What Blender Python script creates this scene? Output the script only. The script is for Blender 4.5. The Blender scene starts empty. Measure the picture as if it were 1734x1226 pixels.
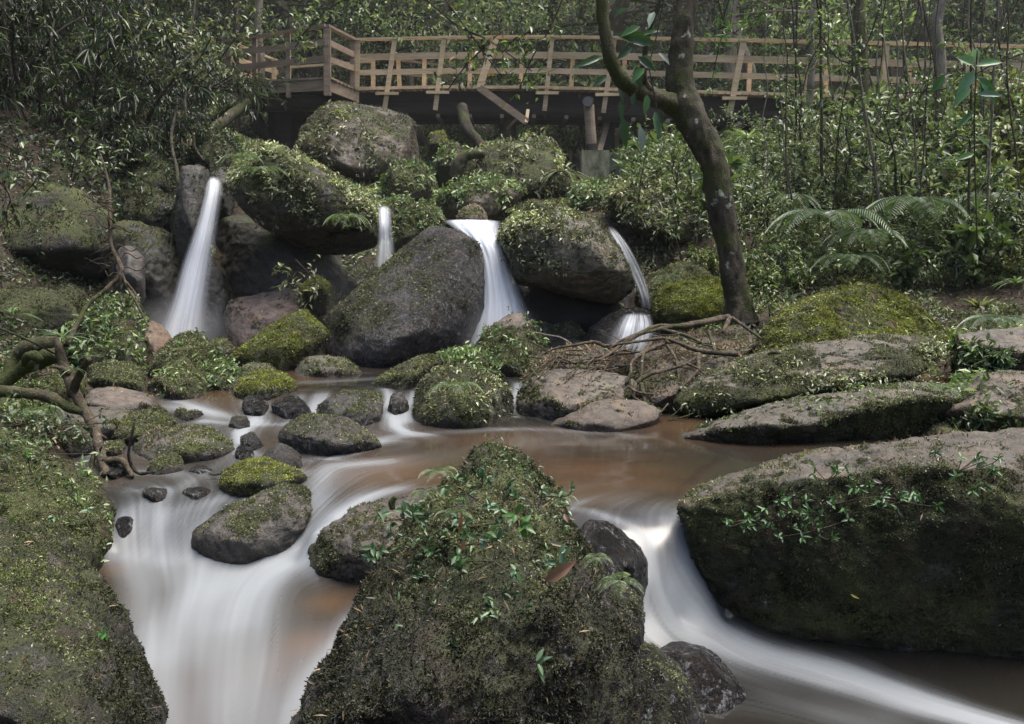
import bpy, bmesh, math, random
import numpy as np
random.seed(7)
RNG = np.random.default_rng(11)
scene = bpy.context.scene
COL = scene.collection

# ------------------------------------------------------------------ camera
CAM = np.array([0.0, 0.0, 1.3]); FPX = 1564.0
TH = math.atan(213.0 / FPX)
FWD = np.array([0, math.cos(TH), -math.sin(TH)]); UPV = np.array([0, math.sin(TH), math.cos(TH)])
cam_d = bpy.data.cameras.new("camera"); cam_o = bpy.data.objects.new("camera", cam_d); COL.objects.link(cam_o)
cam_o.location = CAM; cam_o.rotation_euler = (math.pi / 2 - TH, 0, 0)
cam_d.sensor_width = 36; cam_d.lens = FPX / 1734 * 36; cam_d.clip_end = 500; cam_d.clip_start = 0.05
scene.camera = cam_o

def ray(px, py):
    return FWD + (px - 867) / FPX * np.array([1., 0, 0]) + (613 - py) / FPX * UPV
def U(px, py, Y):
    d = ray(px, py); return CAM + d * (Y / d[1])
def UZ(px, py, z):
    d = ray(px, py); return CAM + d * ((z - CAM[2]) / d[2])

# ------------------------------------------------------------------ noise
def _hash(ix, iy, iz, seed):
    h = (ix * 374761393 + iy * 668265263 + iz * 2147483647 % 1013904223 + seed * 974634777) & 0xffffffff
    h = (h ^ (h >> 13)) * 1274126177 & 0xffffffff
    h = (h ^ (h >> 16)) * 2246822519 & 0xffffffff
    return ((h ^ (h >> 15)) & 0xffffff) / float(0xffffff)
def vnoise(p, seed=0):
    p = np.asarray(p, float); i = np.floor(p).astype(np.int64); f = p - i; f = f * f * f * (f * (f * 6 - 15) + 10)
    out = 0
    for dx in (0, 1):
        for dy in (0, 1):
            for dz in (0, 1):
                w = (f[:, 0] if dx else 1 - f[:, 0]) * (f[:, 1] if dy else 1 - f[:, 1]) * (f[:, 2] if dz else 1 - f[:, 2])
                out = out + w * _hash(i[:, 0] + dx, i[:, 1] + dy, (i[:, 2] + dz) * 7919, seed)
    return out * 2 - 1
def fbm(p, octs=4, seed=0, gain=.5, ridged=False):
    s = 0; a = 1; t = 0; p = np.asarray(p, float)
    for k in range(octs):
        v = vnoise(p * 2.03 ** k + k * 17.3, seed + k)
        if ridged: v = 1 - 2 * np.abs(v)
        s = s + a * v; t += a; a *= gain
    return s / t
def smooth(a, b, x):
    t = np.clip((x - a) / (b - a), 0, 1); return t * t * (3 - 2 * t)

# ------------------------------------------------------------------ mesh helpers
def mk_mesh(name, V, F, mat=None, col=None, attrs=None, flat=False, mats=None, mi=None):
    V = np.asarray(V, np.float32); F = [np.asarray(f, np.int32) for f in (F if isinstance(F, list) else [F])]
    F = [f for f in F if len(f)]
    me = bpy.data.meshes.new(name)
    me.vertices.add(len(V)); me.vertices.foreach_set("co", V.ravel())
    nl = sum(f.size for f in F); nf = sum(len(f) for f in F)
    me.loops.add(nl); me.polygons.add(nf)
    me.loops.foreach_set("vertex_index", np.concatenate([f.ravel() for f in F]))
    tot = np.concatenate([np.full(len(f), f.shape[1], np.int32) for f in F])
    start = np.concatenate([[0], np.cumsum(tot)[:-1]]).astype(np.int32)
    me.polygons.foreach_set("loop_start", start)
    try: me.polygons.foreach_set("loop_total", tot)
    except Exception: pass
    me.polygons.foreach_set("use_smooth", np.full(nf, not flat))
    if col is not None:
        a = me.attributes.new("Col", 'FLOAT_COLOR', 'POINT')
        c = np.ones((len(V), 4), np.float32); c[:, :3] = col; a.data.foreach_set("color", c.ravel())
    for k, v in (attrs or {}).items():
        a = me.attributes.new(k, 'FLOAT', 'POINT'); a.data.foreach_set("value", np.asarray(v, np.float32))
    if mat: me.materials.append(mat)
    if mats:
        for m in mats: me.materials.append(m)
        me.polygons.foreach_set("material_index", np.asarray(mi, np.int32))
    me.update(calc_edges=True); me.validate()
    return me
def obj(name, me, parent=None, loc=None):
    o = bpy.data.objects.new(name, me); COL.objects.link(o)
    if parent: o.parent = parent
    if loc is not None: o.location = loc
    return o
def tag(o, label=None, cat=None, group=None, kind=None):
    if label: o["label"] = label
    if cat: o["category"] = cat
    if group: o["group"] = group
    if kind: o["kind"] = kind
    return o
def empty(name, loc=(0, 0, 0), label=None, cat=None, group=None):
    o = bpy.data.objects.new(name, None); COL.objects.link(o); o.location = loc; o.empty_display_size = .1
    return tag(o, label, cat, group)
def dup(root, loc, rz, s=1.0, label=None, group=None, name=None):
    r = root.copy(); COL.objects.link(r); r.location = loc; r.rotation_euler = (0, 0, rz); r.scale = (s, s, s)
    if label: r["label"] = label
    if group: r["group"] = group
    for ch in list(root.children):
        c = ch.copy(); COL.objects.link(c); c.parent = r
    return r

class Buf:
    """collects triangles / quads with per-vertex colours"""
    def __init__(s): s.V = []; s.T = []; s.Q = []; s.C = []; s.n = 0
    def add(s, V, T=None, Q=None, C=None):
        V = np.asarray(V, float)
        if T is not None and len(T): s.T.append(np.asarray(T) + s.n)
        if Q is not None and len(Q): s.Q.append(np.asarray(Q) + s.n)
        s.V.append(V); c = np.ones((len(V), 3)) * .5
        if C is not None: c[:] = C
        s.C.append(c); s.n += len(V)
    def mesh(s, name, mat, flat=False):
        F = []
        if s.T: F.append(np.concatenate(s.T))
        if s.Q: F.append(np.concatenate(s.Q))
        return mk_mesh(name, np.concatenate(s.V), F, mat, np.concatenate(s.C), flat=flat)

def catmull(P, n=6):
    P = np.asarray(P, float)
    if len(P) < 3: 
        t = np.linspace(0, 1, n + 1)[:, None]; return P[0] * (1 - t) + P[-1] * t
    A = np.vstack([2 * P[0] - P[1], P, 2 * P[-1] - P[-2]]); out = []
    for i in range(1, len(A) - 2):
        t = np.linspace(0, 1, n, endpoint=False)[:, None]
        p0, p1, p2, p3 = A[i - 1], A[i], A[i + 1], A[i + 2]
        out.append(.5 * ((2 * p1) + (-p0 + p2) * t + (2 * p0 - 5 * p1 + 4 * p2 - p3) * t * t + (-p0 + 3 * p1 - 3 * p2 + p3) * t ** 3))
    out.append(A[-2][None]); return np.vstack(out)
def tube(B, P, R, sides=8, n=6, C=(.1, .08, .06), rough=.12, seed=0, caps=True):
    """tapered tube through control points P (m,3) with radii R (m,)"""
    P = np.asarray(P, float); R = np.asarray(R, float) * np.ones(len(P))
    Q = catmull(np.hstack([P, R[:, None]]), n); P = Q[:, :3]; R = np.maximum(Q[:, 3], .0008)
    m = len(P); T = np.gradient(P, axis=0); T /= np.linalg.norm(T, axis=1)[:, None] + 1e-9
    ref = np.array([0.31, 0.2, .93]) if abs(T[0, 2]) < .8 else np.array([.9, .3, .1])
    N = np.zeros((m, 3)); v = ref
    for i in range(m):
        v = v - T[i] * (v @ T[i]); v = v / (np.linalg.norm(v) + 1e-9); N[i] = v
    Bn = np.cross(T, N); a = np.linspace(0, 2 * np.pi, sides, endpoint=False)
    D = N[:, None, :] * np.cos(a)[None, :, None] + Bn[:, None, :] * np.sin(a)[None, :, None]
    V = (P[:, None, :] + D * R[:, None, None]).reshape(-1, 3)
    if rough:
        rr = np.repeat(R, sides); sc = 1.1 / max(R.mean(), .004)
        V = V + D.reshape(-1, 3) * (rr * rough * 1.6 * fbm(V * sc * np.array([1, 1, .5]) + seed, 4, seed, .6))[:, None]
    i = np.arange(m - 1)[:, None]; j = np.arange(sides)[None, :]; j2 = (j + 1) % sides
    F = np.stack([i * sides + j, i * sides + j2, (i + 1) * sides + j2, (i + 1) * sides + j], -1).reshape(-1, 4)
    T3 = []
    if caps:
        V = np.vstack([V, P[:1], P[-1:]]); c0 = m * sides; c1 = c0 + 1
        for k in range(sides):
            T3.append((c0, (k + 1) % sides, k)); T3.append((c1, (m - 1) * sides + k, (m - 1) * sides + (k + 1) % sides))
    B.add(V, T3, F, C)
def box(B, c, ex, ey, ez, C=(.5, .4, .3)):
    """box centred c with half-extent vectors"""
    c = np.asarray(c, float); V = [c + sx * ex + sy * ey + sz * ez for sx in (-1, 1) for sy in (-1, 1) for sz in (-1, 1)]
    B.add(V, None, [(0, 1, 3, 2), (4, 6, 7, 5), (0, 4, 5, 1), (2, 3, 7, 6), (0, 2, 6, 4), (1, 5, 7, 3)], C)
def bar(B, p, q, w, h, up=(0, 0, 1), C=(.5, .4, .3)):
    p = np.asarray(p, float); q = np.asarray(q, float); d = q - p; L = np.linalg.norm(d); d = d / L
    up = np.asarray(up, float); s = np.cross(d, up); s /= np.linalg.norm(s); u = np.cross(s, d)
    box(B, (p + q) / 2, d * L / 2, s * w / 2, u * h / 2, C)

def unit(v): return v / (np.linalg.norm(v, axis=-1, keepdims=True) + 1e-9)
def leaves(B, P, D, N, L, W, C, six=False, droop=.15, fold=.25):
    """P base, D direction, N normal (m,3); L, W (m,), C (m,3)"""
    P = np.asarray(P, float); m = len(P)
    if m == 0: return
    D = unit(D); S = unit(np.cross(D, N)); N = np.cross(S, D)
    L = (np.ones(m) * L)[:, None]; W = (np.ones(m) * W)[:, None]; C = np.ones((m, 3)) * C
    b = np.arange(m)[:, None]
    if not six:
        mid = P + D * L * .45
        V = np.stack([P, mid + S * W * .5 + N * W * fold, P + D * L - N * L * droop, mid - S * W * .5 + N * W * fold], 1).reshape(-1, 3)
        T = np.concatenate([b * 4 + np.array([0, 1, 2]), b * 4 + np.array([0, 2, 3])])
        B.add(V, T, None, np.repeat(C, 4, 0))
    else:
        V = np.stack([P, P + D * L * .28 + S * W * .42 + N * W * fold, P + D * L * .28 - N * L * droop * .1, P + D * L * .28 - S * W * .42 + N * W * fold,
                      P + D * L * .62 + S * W * .40 + N * (W * fold - L * droop * .3), P + D * L * .62 - N * L * droop * .4, P + D * L * .62 - S * W * .40 + N * (W * fold - L * droop * .3),
                      P + D * L - N * L * droop], 1).reshape(-1, 3)
        T = np.concatenate([b * 8 + np.array(t) for t in ((0, 1, 2), (0, 2, 3), (4, 7, 5), (5, 7, 6))])
        Q = np.concatenate([b * 8 + np.array(t) for t in ((1, 4, 5, 2), (2, 5, 6, 3))])
        cc = np.repeat(C, 8, 0); 
        B.add(V, T, Q, cc)
def pal(cols, m, rng=RNG, jit=.25):
    cols = np.asarray(cols, float); c = cols[rng.integers(0, len(cols), m)]
    return c * (1 + (rng.random((m, 1)) - .5) * 2 * jit)
# ------------------------------------------------------------------ materials
def new_mat(name):
    m = bpy.data.materials.new(name); m.use_nodes = True; nt = m.node_tree; nt.nodes.clear()
    out = nt.nodes.new("ShaderNodeOutputMaterial"); return m, nt, out
def nd(nt, t, **kw):
    n = nt.nodes.new(t)
    for k, v in kw.items():
        if k.startswith("i_"): n.inputs[k[2:].replace("_", " ")].default_value = v
        else: setattr(n, k, v)
    return n
def lk(nt, a, b): nt.links.new(a, b)
def mixc(nt, fac, a, b, mode='MIX'):
    n = nt.nodes.new("ShaderNodeMix"); n.data_type = 'RGBA'; n.blend_type = mode
    for i, v in ((0, fac), (6, a), (7, b)):
        if isinstance(v, bpy.types.NodeSocket): lk(nt, v, n.inputs[i])
        elif i == 0: n.inputs[0].default_value = v
        else: n.inputs[i].default_value = (*v, 1)
    return n.outputs[2]
def math_(nt, op, a, b=0.0, c=None):
    n = nt.nodes.new("ShaderNodeMath"); n.operation = op
    for i, v in enumerate((a, b, c)):
        if v is None: continue
        if isinstance(v, bpy.types.NodeSocket): lk(nt, v, n.inputs[i])
        else: n.inputs[i].default_value = v
    return n.outputs[0]
def ramp(nt, x, lo, hi, a=0., b=1.):
    n = nt.nodes.new("ShaderNodeMapRange"); n.interpolation_type = 'SMOOTHSTEP'
    lk(nt, x, n.inputs[0]); n.inputs[1].default_value = lo; n.inputs[2].default_value = hi; n.inputs[3].default_value = a; n.inputs[4].default_value = b
    return n.outputs[0]
def noise(nt, co, scale, detail=4, rough=.55, stretch=None):
    if stretch:
        mp = nd(nt, "ShaderNodeMapping"); mp.inputs['Scale'].default_value = stretch; lk(nt, co, mp.inputs[0]); co = mp.outputs[0]
    n = nd(nt, "ShaderNodeTexNoise"); n.inputs['Scale'].default_value = scale; n.inputs['Detail'].default_value = detail; n.inputs['Roughness'].default_value = rough
    lk(nt, co, n.inputs['Vector']); return n.outputs[0]
def attr(nt, name, fac=True):
    n = nd(nt, "ShaderNodeAttribute", attribute_name=name); return n.outputs['Fac'] if fac else n.outputs['Color']
def bump(nt, h, strength, dist, nrm=None):
    b = nd(nt, "ShaderNodeBump"); b.inputs['Strength'].default_value = strength; b.inputs['Distance'].default_value = dist
    lk(nt, h, b.inputs['Height'])
    if nrm: lk(nt, nrm, b.inputs['Normal'])
    return b.outputs[0]
def princ(nt, out, col, rough, spec=.5, nrm=None, metal=0):
    p = nd(nt, "ShaderNodeBsdfPrincipled")
    for k, v in (('Base Color', col), ('Roughness', rough), ('Specular IOR Level', spec)):
        if isinstance(v, bpy.types.NodeSocket): lk(nt, v, p.inputs[k])
        elif k == 'Base Color': p.inputs[k].default_value = (*v, 1)
        else: p.inputs[k].default_value = v
    if nrm: lk(nt, nrm, p.inputs['Normal'])
    if out: lk(nt, p.outputs[0], out.inputs[0])
    return p

def mat_rock(name="mossy_stone"):
    m, nt, out = new_mat(name)
    co = nd(nt, "ShaderNodeNewGeometry").outputs['Position']
    n1 = noise(nt, co, 2.2, 5); n2 = noise(nt, co, 14, 6, .65); n3 = noise(nt, co, 90, 4, .7); n4 = noise(nt, co, 5, 4, .6, (1, 1, 3.5))
    tint = attr(nt, "tint", False)
    stone = mixc(nt, ramp(nt, n2, .35, .7), mixc(nt, 1, tint, (.42, .40, .40), 'MULTIPLY'), tint)
    stone = mixc(nt, ramp(nt, n4, .45, .75, 0, .55), stone, mixc(nt, 1, tint, (1.55, 1.15, .9), 'MULTIPLY'))
    stone = mixc(nt, ramp(nt, n3, .56, .72, 0, .45), stone, (.20, .20, .18))
    mo = attr(nt, "moss")
    mf = math_(nt, 'ADD', mo, math_(nt, 'MULTIPLY', math_(nt, 'SUBTRACT', n2, .5), 1.3))
    mf = math_(nt, 'ADD', mf, math_(nt, 'MULTIPLY', math_(nt, 'SUBTRACT', n3, .5), .7))
    mf = ramp(nt, mf, .38, .62)
    mossc = mixc(nt, ramp(nt, n1, .35, .65), (.028, .036, .013), (.098, .115, .034))
    mossc = mixc(nt, ramp(nt, n3, .35, .7), mixc(nt, 1, mossc, (.35, .35, .35), 'MULTIPLY'), mossc)
    n5 = noise(nt, co, 7, 5, .65)
    mossc = mixc(nt, ramp(nt, n5, .50, .66, 0, .8), mossc, (.050, .036, .020))
    mossc = mixc(nt, ramp(nt, n5, .46, .30, 0, .7), mossc, (.075, .085, .024))
    c = mixc(nt, mf, stone, mossc)
    wet = attr(nt, "wet")  # wetness, plus the height darkening set by darkz
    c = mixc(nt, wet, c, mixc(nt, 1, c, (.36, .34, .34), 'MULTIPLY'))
    r = math_(nt, 'SUBTRACT', math_(nt, 'ADD', .62, math_(nt, 'MULTIPLY', mf, .3)), math_(nt, 'MULTIPLY', wet, .42))
    h = math_(nt, 'ADD', math_(nt, 'MULTIPLY', n2, .5), math_(nt, 'MULTIPLY', n3, math_(nt, 'ADD', .16, math_(nt, 'MULTIPLY', mf, .3))))
    wn_ = math_(nt, 'MULTIPLY', noise(nt, co, 34, 5, .7, (1, 1, .4)), wet); h = math_(nt, 'ADD', h, math_(nt, 'MULTIPLY', wn_, 1.6))
    sp = math_(nt, 'MULTIPLY', ramp(nt, noise(nt, co, 26, 6, .8, (1, 1, .4)), .55, .64, 0, .8), math_(nt, 'MULTIPLY', wet, wet)); c = mixc(nt, sp, c, (.24, .25, .27))  # glints of wet stone painted as pale specks in the colour
    princ(nt, out, c, r, .5, bump(nt, h, 1, .04)); return m

def mat_leaf(name, rough=.38, trans=.25, spec=.5):
    m, nt, out = new_mat(name)
    c = attr(nt, "Col", False)
    co = nd(nt, "ShaderNodeNewGeometry").outputs['Position']
    n = noise(nt, co, 9, 3)
    c = mixc(nt, ramp(nt, n, .3, .7, 0, .5), c, mixc(nt, 1, c, (.5, .55, .5), 'MULTIPLY'))
    p = princ(nt, None, c, rough, spec)
    t = nd(nt, "ShaderNodeBsdfTranslucent"); lk(nt, mixc(nt, 1, c, (1.5, 1.6, .9), 'MULTIPLY'), t.inputs[0])
    mx = nd(nt, "ShaderNodeMixShader"); mx.inputs[0].default_value = trans
    lk(nt, p.outputs[0], mx.inputs[1]); lk(nt, t.outputs[0], mx.inputs[2]); lk(nt, mx.outputs[0], out.inputs[0]); return m

def mat_bark(name, c1, c2, moss=.4, scale=1.0, lich=.3):
    m, nt, out = new_mat(name)
    g = nd(nt, "ShaderNodeNewGeometry"); co = g.outputs['Position']
    n1 = noise(nt, co, 14 * scale, 6, .65, (1, 1, .3)); n2 = noise(nt, co, 3 * scale, 4); n3 = noise(nt, co, 60 * scale, 4, .7); n4 = noise(nt, co, 9 * scale, 3, .5)
    c = mixc(nt, ramp(nt, n1, .35, .65), c1, c2)
    c = mixc(nt, ramp(nt, n3, .5, .75, 0, .4), c, mixc(nt, 1, c, (.35, .33, .3), 'MULTIPLY'))
    c = mixc(nt, ramp(nt, math_(nt, 'ADD', n2, math_(nt, 'MULTIPLY', math_(nt, 'SUBTRACT', n3, .5), .4)), .62 - moss * .35, .78 - moss * .3, 0, .85), c, (.045, .058, .014))
    c = mixc(nt, ramp(nt, n4, .70 - lich * .1, .74 - lich * .1, 0, .8), c, (.30, .32, .28))
    h = math_(nt, 'ADD', n1, math_(nt, 'MULTIPLY', n3, .4))
    princ(nt, out, c, .8, .25, bump(nt, h, 1, .045 / scale)); return m

def mat_wood(name, c1, c2, rough=.7, scale=1.0):
    m, nt, out = new_mat(name)
    co = nd(nt, "ShaderNodeNewGeometry").outputs['Position']
    n1 = noise(nt, co, 5 * scale, 5, .6, (.35, 1.3, 3.0)); n2 = noise(nt, co, 45 * scale, 4, .6, (.3, 1, 2)); n3 = noise(nt, co, 1.3, 2)
    c = mixc(nt, ramp(nt, n1, .3, .7), c1, c2)
    c = mixc(nt, ramp(nt, n2, .45, .75, 0, .45), c, mixc(nt, 1, c, (.45, .42, .4), 'MULTIPLY'))
    c = mixc(nt, ramp(nt, n3, .45, .7, 0, .35), c, mixc(nt, 1, c, (.6, .62, .62), 'MULTIPLY'))
    c = mixc(nt, 1, c, attr(nt, "Col", False), 'MULTIPLY')
    princ(nt, out, c, rough, .3, bump(nt, n2, .4, .01)); return m

def mat_ground():
    m, nt, out = new_mat("leaf_littered_earth")
    co = nd(nt, "ShaderNodeNewGeometry").outputs['Position']
    n1 = noise(nt, co, 1.4, 5); n2 = noise(nt, co, 18, 6, .7); n3 = noise(nt, co, 70, 4, .7)
    base = attr(nt, "Col", False)
    c = mixc(nt, ramp(nt, n2, .35, .65), mixc(nt, 1, base, (.35, .35, .35), 'MULTIPLY'), base)
    c = mixc(nt, ramp(nt, n1, .5, .68, 0, .6), c, (.03, .04, .012))
    c = mixc(nt, ramp(nt, n3, .62, .75, 0, .5), c, (.14, .11, .07))
    princ(nt, out, c, .85, .3, bump(nt, math_(nt, 'ADD', n2, math_(nt, 'MULTIPLY', n3, .4)), .8, .04)); return m

def mat_water():
    m, nt, out = new_mat("silky_brown_water")
    co = nd(nt, "ShaderNodeNewGeometry").outputs['Position']
    foam = attr(nt, "foam"); st = attr(nt, "streak"); hue = attr(nt, "hue")
    f = math_(nt, 'ADD', foam, math_(nt, 'MULTIPLY', math_(nt, 'SUBTRACT', st, .5), math_(nt, 'ADD', .10, math_(nt, 'MULTIPLY', foam, .66))))
    f = ramp(nt, f, .0, 1.0, .0, 1.0)
    brown = mixc(nt, hue, (.016, .016, .014), (.086, .049, .025))
    c = mixc(nt, f, brown, (.215, .235, .25))
    r = math_(nt, 'ADD', .10, math_(nt, 'MULTIPLY', f, .5))
    n = noise(nt, co, 2.5, 2)
    p = princ(nt, out, c, r, .5, bump(nt, n, .10, .03)); return m

def mat_fall(name="falling_water", gain=1.0, fine=1.0, edge=.42, low=.6):
    m, nt, out = new_mat(name)
    uv = nd(nt, "ShaderNodeAttribute", attribute_name="u"); vv = nd(nt, "ShaderNodeAttribute", attribute_name="v")
    cm = nd(nt, "ShaderNodeCombineXYZ"); lk(nt, uv.outputs['Fac'], cm.inputs[0]); lk(nt, vv.outputs['Fac'], cm.inputs[1])
    n1 = noise(nt, cm.outputs[0], 1.0, 4, .55, (4 * fine, .5, 1)); n2 = noise(nt, cm.outputs[0], 1.0, 4, .6, (16 * fine, .9, 1))
    u = uv.outputs['Fac']
    e = math_(nt, 'MULTIPLY', ramp(nt, u, 0, edge), ramp(nt, math_(nt, 'SUBTRACT', 1.0, u), 0, edge))
    s = math_(nt, 'ADD', math_(nt, 'MULTIPLY', n1, .65), math_(nt, 'MULTIPLY', n2, .35))
    dens = attr(nt, "dens")
    a = math_(nt, 'MULTIPLY', math_(nt, 'MULTIPLY', e, dens), ramp(nt, s, .30, .62, low, 1.0))
    a = math_(nt, 'MINIMUM', math_(nt, 'MULTIPLY', a, gain), 1.0)
    c = mixc(nt, ramp(nt, s, .35, .65), (.64, .68, .74), (.86, .89, .93))
    d = nd(nt, "ShaderNodeBsdfDiffuse"); lk(nt, c, d.inputs[0]); t = nd(nt, "ShaderNodeBsdfTranslucent"); lk(nt, c, t.inputs[0])
    mx = nd(nt, "ShaderNodeMixShader"); mx.inputs[0].default_value = .35; lk(nt, d.outputs[0], mx.inputs[1]); lk(nt, t.outputs[0], mx.inputs[2])
    tr = nd(nt, "ShaderNodeBsdfTransparent"); m2 = nd(nt, "ShaderNodeMixShader"); lk(nt, a, m2.inputs[0]); lk(nt, tr.outputs[0], m2.inputs[1]); lk(nt, mx.outputs[0], m2.inputs[2])
    lk(nt, m2.outputs[0], out.inputs[0]); return m

M_ROCK = mat_rock(); M_LEAF = mat_leaf("glossy_leaves", .36, .22, .5); M_FAR = mat_leaf("forest_leaves", .5, .3, .4); M_MOSS = mat_leaf("moss_fronds", .55, .25, .35)
M_LITTER = mat_leaf("dead_leaves", .6, .1, .3); M_GROUND = mat_ground(); M_WATER = mat_water(); M_FALL = mat_fall(); M_STRAND = mat_fall("thin_falling_water", 1.0, 1.1, .3, .08)
M_BARK = mat_bark("mossy_brown_bark", (.028, .024, .018), (.085, .072, .054), .45, 1, .5); M_BARKM = mat_bark("moss_covered_bark", (.05, .045, .03), (.12, .10, .07), .85, 1, .2)
M_ROOT = mat_bark("grey_root_bark", (.042, .034, .024), (.12, .095, .068), .35, 1.5, .25); M_PALE = mat_bark("pale_bark", (.13, .12, .10), (.24, .22, .18), .2, .8, .5); M_DARKB = mat_bark("dark_bark", (.02, .017, .014), (.05, .042, .034), .4, 1, .1)
M_WOOD = mat_wood("sawn_timber", (.46, .35, .215), (.62, .50, .34)); M_WOODG = mat_wood("weathered_timber", (.20, .155, .115), (.30, .24, .18)); M_LOG = mat_wood("dark_tarred_log", (.020, .016, .013), (.045, .034, .026), .6)
M_CONC = mat_bark("mossy_concrete", (.18, .18, .12), (.30, .30, .21), .35, 1.2, .1)
# ------------------------------------------------------------------ height fields
def rbf_fit(P, Z, k=1.0):
    P = np.asarray(P, float); Z = np.asarray(Z, float)
    d = np.sqrt(((P[:, None] - P[None]) ** 2).sum(-1) + 1e-4)
    n = len(P); A = np.zeros((n + 3, n + 3)); A[:n, :n] = d - np.eye(n) * .02; A[:n, n] = 1; A[:n, n + 1:n + 3] = P; A[n, :n] = 1; A[n + 1:n + 3, :n] = P.T
    w = np.linalg.lstsq(A, np.concatenate([Z, np.zeros(3)]), rcond=None)[0]
    def f(Q):
        Q = np.asarray(Q, float); o = np.zeros(len(Q))
        for s in range(0, len(Q), 20000):
            q = Q[s:s + 20000]; dd = np.sqrt(((q[:, None] - P[None]) ** 2).sum(-1) + 1e-4)
            o[s:s + 20000] = dd @ w[:n] + w[n] + q @ w[n + 1:]
        return o
    return f
WP = [(300, 655, .15), (200, 660, .12), (480, 640, .15), (600, 640, .15), (640, 655, .14), (700, 640, .15), (870, 610, .15), (870, 640, .14), (960, 600, .17), (420, 655, .13), (380, 672, .10), (480, 668, .12), (560, 668, .12),
      (650, 662, .12), (690, 665, .12), (420, 700, .03), (500, 705, .02), (540, 712, .01), (670, 722, 0), (700, 730, 0), (880, 702, 0), (960, 722, 0), (1100, 722, 0), (640, 745, 0), (800, 745, 0), (1250, 745, 0), (1500, 760, 0),
      (1400, 780, 0), (1100, 800, -.005), (700, 800, -.01), (900, 800, -.01), (1000, 850, -.02), (300, 690, .08), (250, 715, .03), (190, 740, .0), (120, 715, .05), (110, 770, -.04), (350, 720, .03), (450, 725, .01), (350, 790, -.05), (250, 800, -.07), (450, 795, -.04),
      (560, 800, -.02), (600, 840, -.04), (230, 850, -.11), (330, 850, -.11), (760, 832, -.02), (200, 872, -.15), (300, 882, -.16), (390, 870, -.12), (200, 938, -.29), (260, 938, -.29), (330, 945, -.29), (400, 960, -.295), (500, 955, -.295),
      (600, 975, -.3), (565, 875, -.1), (530, 900, -.15), (510, 930, -.26), (650, 845, -.04), (250, 1050, -.31), (400, 1050, -.31), (560, 1050, -.315), (300, 1226, -.36), (480, 1226, -.38), (400, 1150, -.34),
      (1000, 862, -.02), (1080, 870, -.03), (1150, 850, -.02), (1045, 900, -.07), (1110, 930, -.13), (1170, 932, -.14), (1180, 885, -.06), (1100, 985, -.24), (1165, 985, -.26), (1090, 1050, -.37), (1150, 1050, -.41), (1225, 1050, -.45),
      (1300, 1110, -.52), (1200, 1110, -.48), (1400, 1160, -.55), (1500, 1130, -.56), (1734, 1226, -.58), (1734, 1110, -.58), (1600, 1226, -.58), (1300, 1226, -.57), (1100, 1226, -.58)]
wxy = [UZ(*p)[:2] for p in WP]; wz = [p[2] for p in WP]
for x, y, z in [(-1.2, 2.2, -.42), (-.3, 2.3, -.42), (2, 2.4, -.6), (.9, 2.6, -.6), (-3.6, 9.3, .28), (-3.3, 8.6, .27), (-1, 8.9, .17), (0, 9.2, .2), (1.2, 8.9, .2), (2.8, 3.5, -.6)]:
    wxy.append(np.array([x, y])); wz.append(z)
water_z = rbf_fit(wxy, wz)
def onwater(px, py):
    z = 0.
    for _ in range(14):
        p = UZ(px, py, z); z = .5 * z + .5 * float(water_z(p[None, :2])[0])
    return UZ(px, py, z)

GP = []
for x, y, z in [(0, 3, -.9), (-1.5, 3.5, -.8), (1.6, 3.5, -1.1), (3, 3.6, -1.1), (-1.5, 5, -.5), (0, 5, -.4), (1, 5, -.4), (.8, 4.2, -.8), (2, 5.6, -.25), (-1.4, 6, -.35), (-2.2, 7, -.15), (0, 7, -.2), (-1, 8, -.05), (-2.4, 8.6, 0), (0, 8.6, .0), (1, 8.5, .0),
                (0, 1, -1.3), (3, 2, -1.3), (-3, 1.5, -.9), (-2.4, 4.5, -.5), (-3.3, 9, .05), (3.2, 6.4, .12), (3.1, 5.7, .02), (4.3, 5.2, .35), (5.2, 7, .8), (3.6, 4.4, .2), (-2.9, 6, .0), (-3.4, 7, .25), (-3.6, 5.2, .3), (-4.6, 8, .8),
                (-4.3, 9.4, .9), (-5, 10.2, 2.2), (-6.2, 12, 3.8), (-4, 12.5, 2.4), (-3.2, 10.8, 1.7), (-2, 11, 1.3), (-.4, 10.2, 1.2), (.9, 10.3, 1.3), (1.6, 9.8, 1.0), (1.7, 8.6, .35), (0, 12, 1.6), (-1, 9.6, .2), (.6, 9.5, .2), (-2.9, 9.7, .3), (1.9, 10.4, 1.6),
                (0, 17, 2.1), (1.5, 17, 2.05), (-3, 17, 2.4), (-5, 18, 3.0), (2.7, 17, 2.5), (0, 25, 4.0), (-9, 20, 6), (0, 36, 9), (0, 52, 22), (-40, 52, 30), (40, 52, 28), (-40, 20, 22), (40, 20, 20), (-20, 12, 12), (20, 12, 10), (-14, 4, 4), (14, 4, 3.5),
                (-8, 6, 2.6), (8, 5, 2.4), (-30, 0, 10), (30, 0, 10), (-6, -4, .3), (6, -4, .3), (0, -4, -1.6), (0, -14, -1), (0, -34, 2), (-30, -30, 8), (30, -30, 8), (0, 80, 40), (-60, 80, 50), (60, 80, 50), (-60, -40, 14), (60, -40, 14), (60, 20, 32), (-60, 20, 34), (-18, 36, 15), (18, 36, 13), (-12, 26, 9), (12, 26, 7.5)]:  # unseen ravine sides, raised to hold back low sky light
    GP.append((x, y, z))
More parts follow.
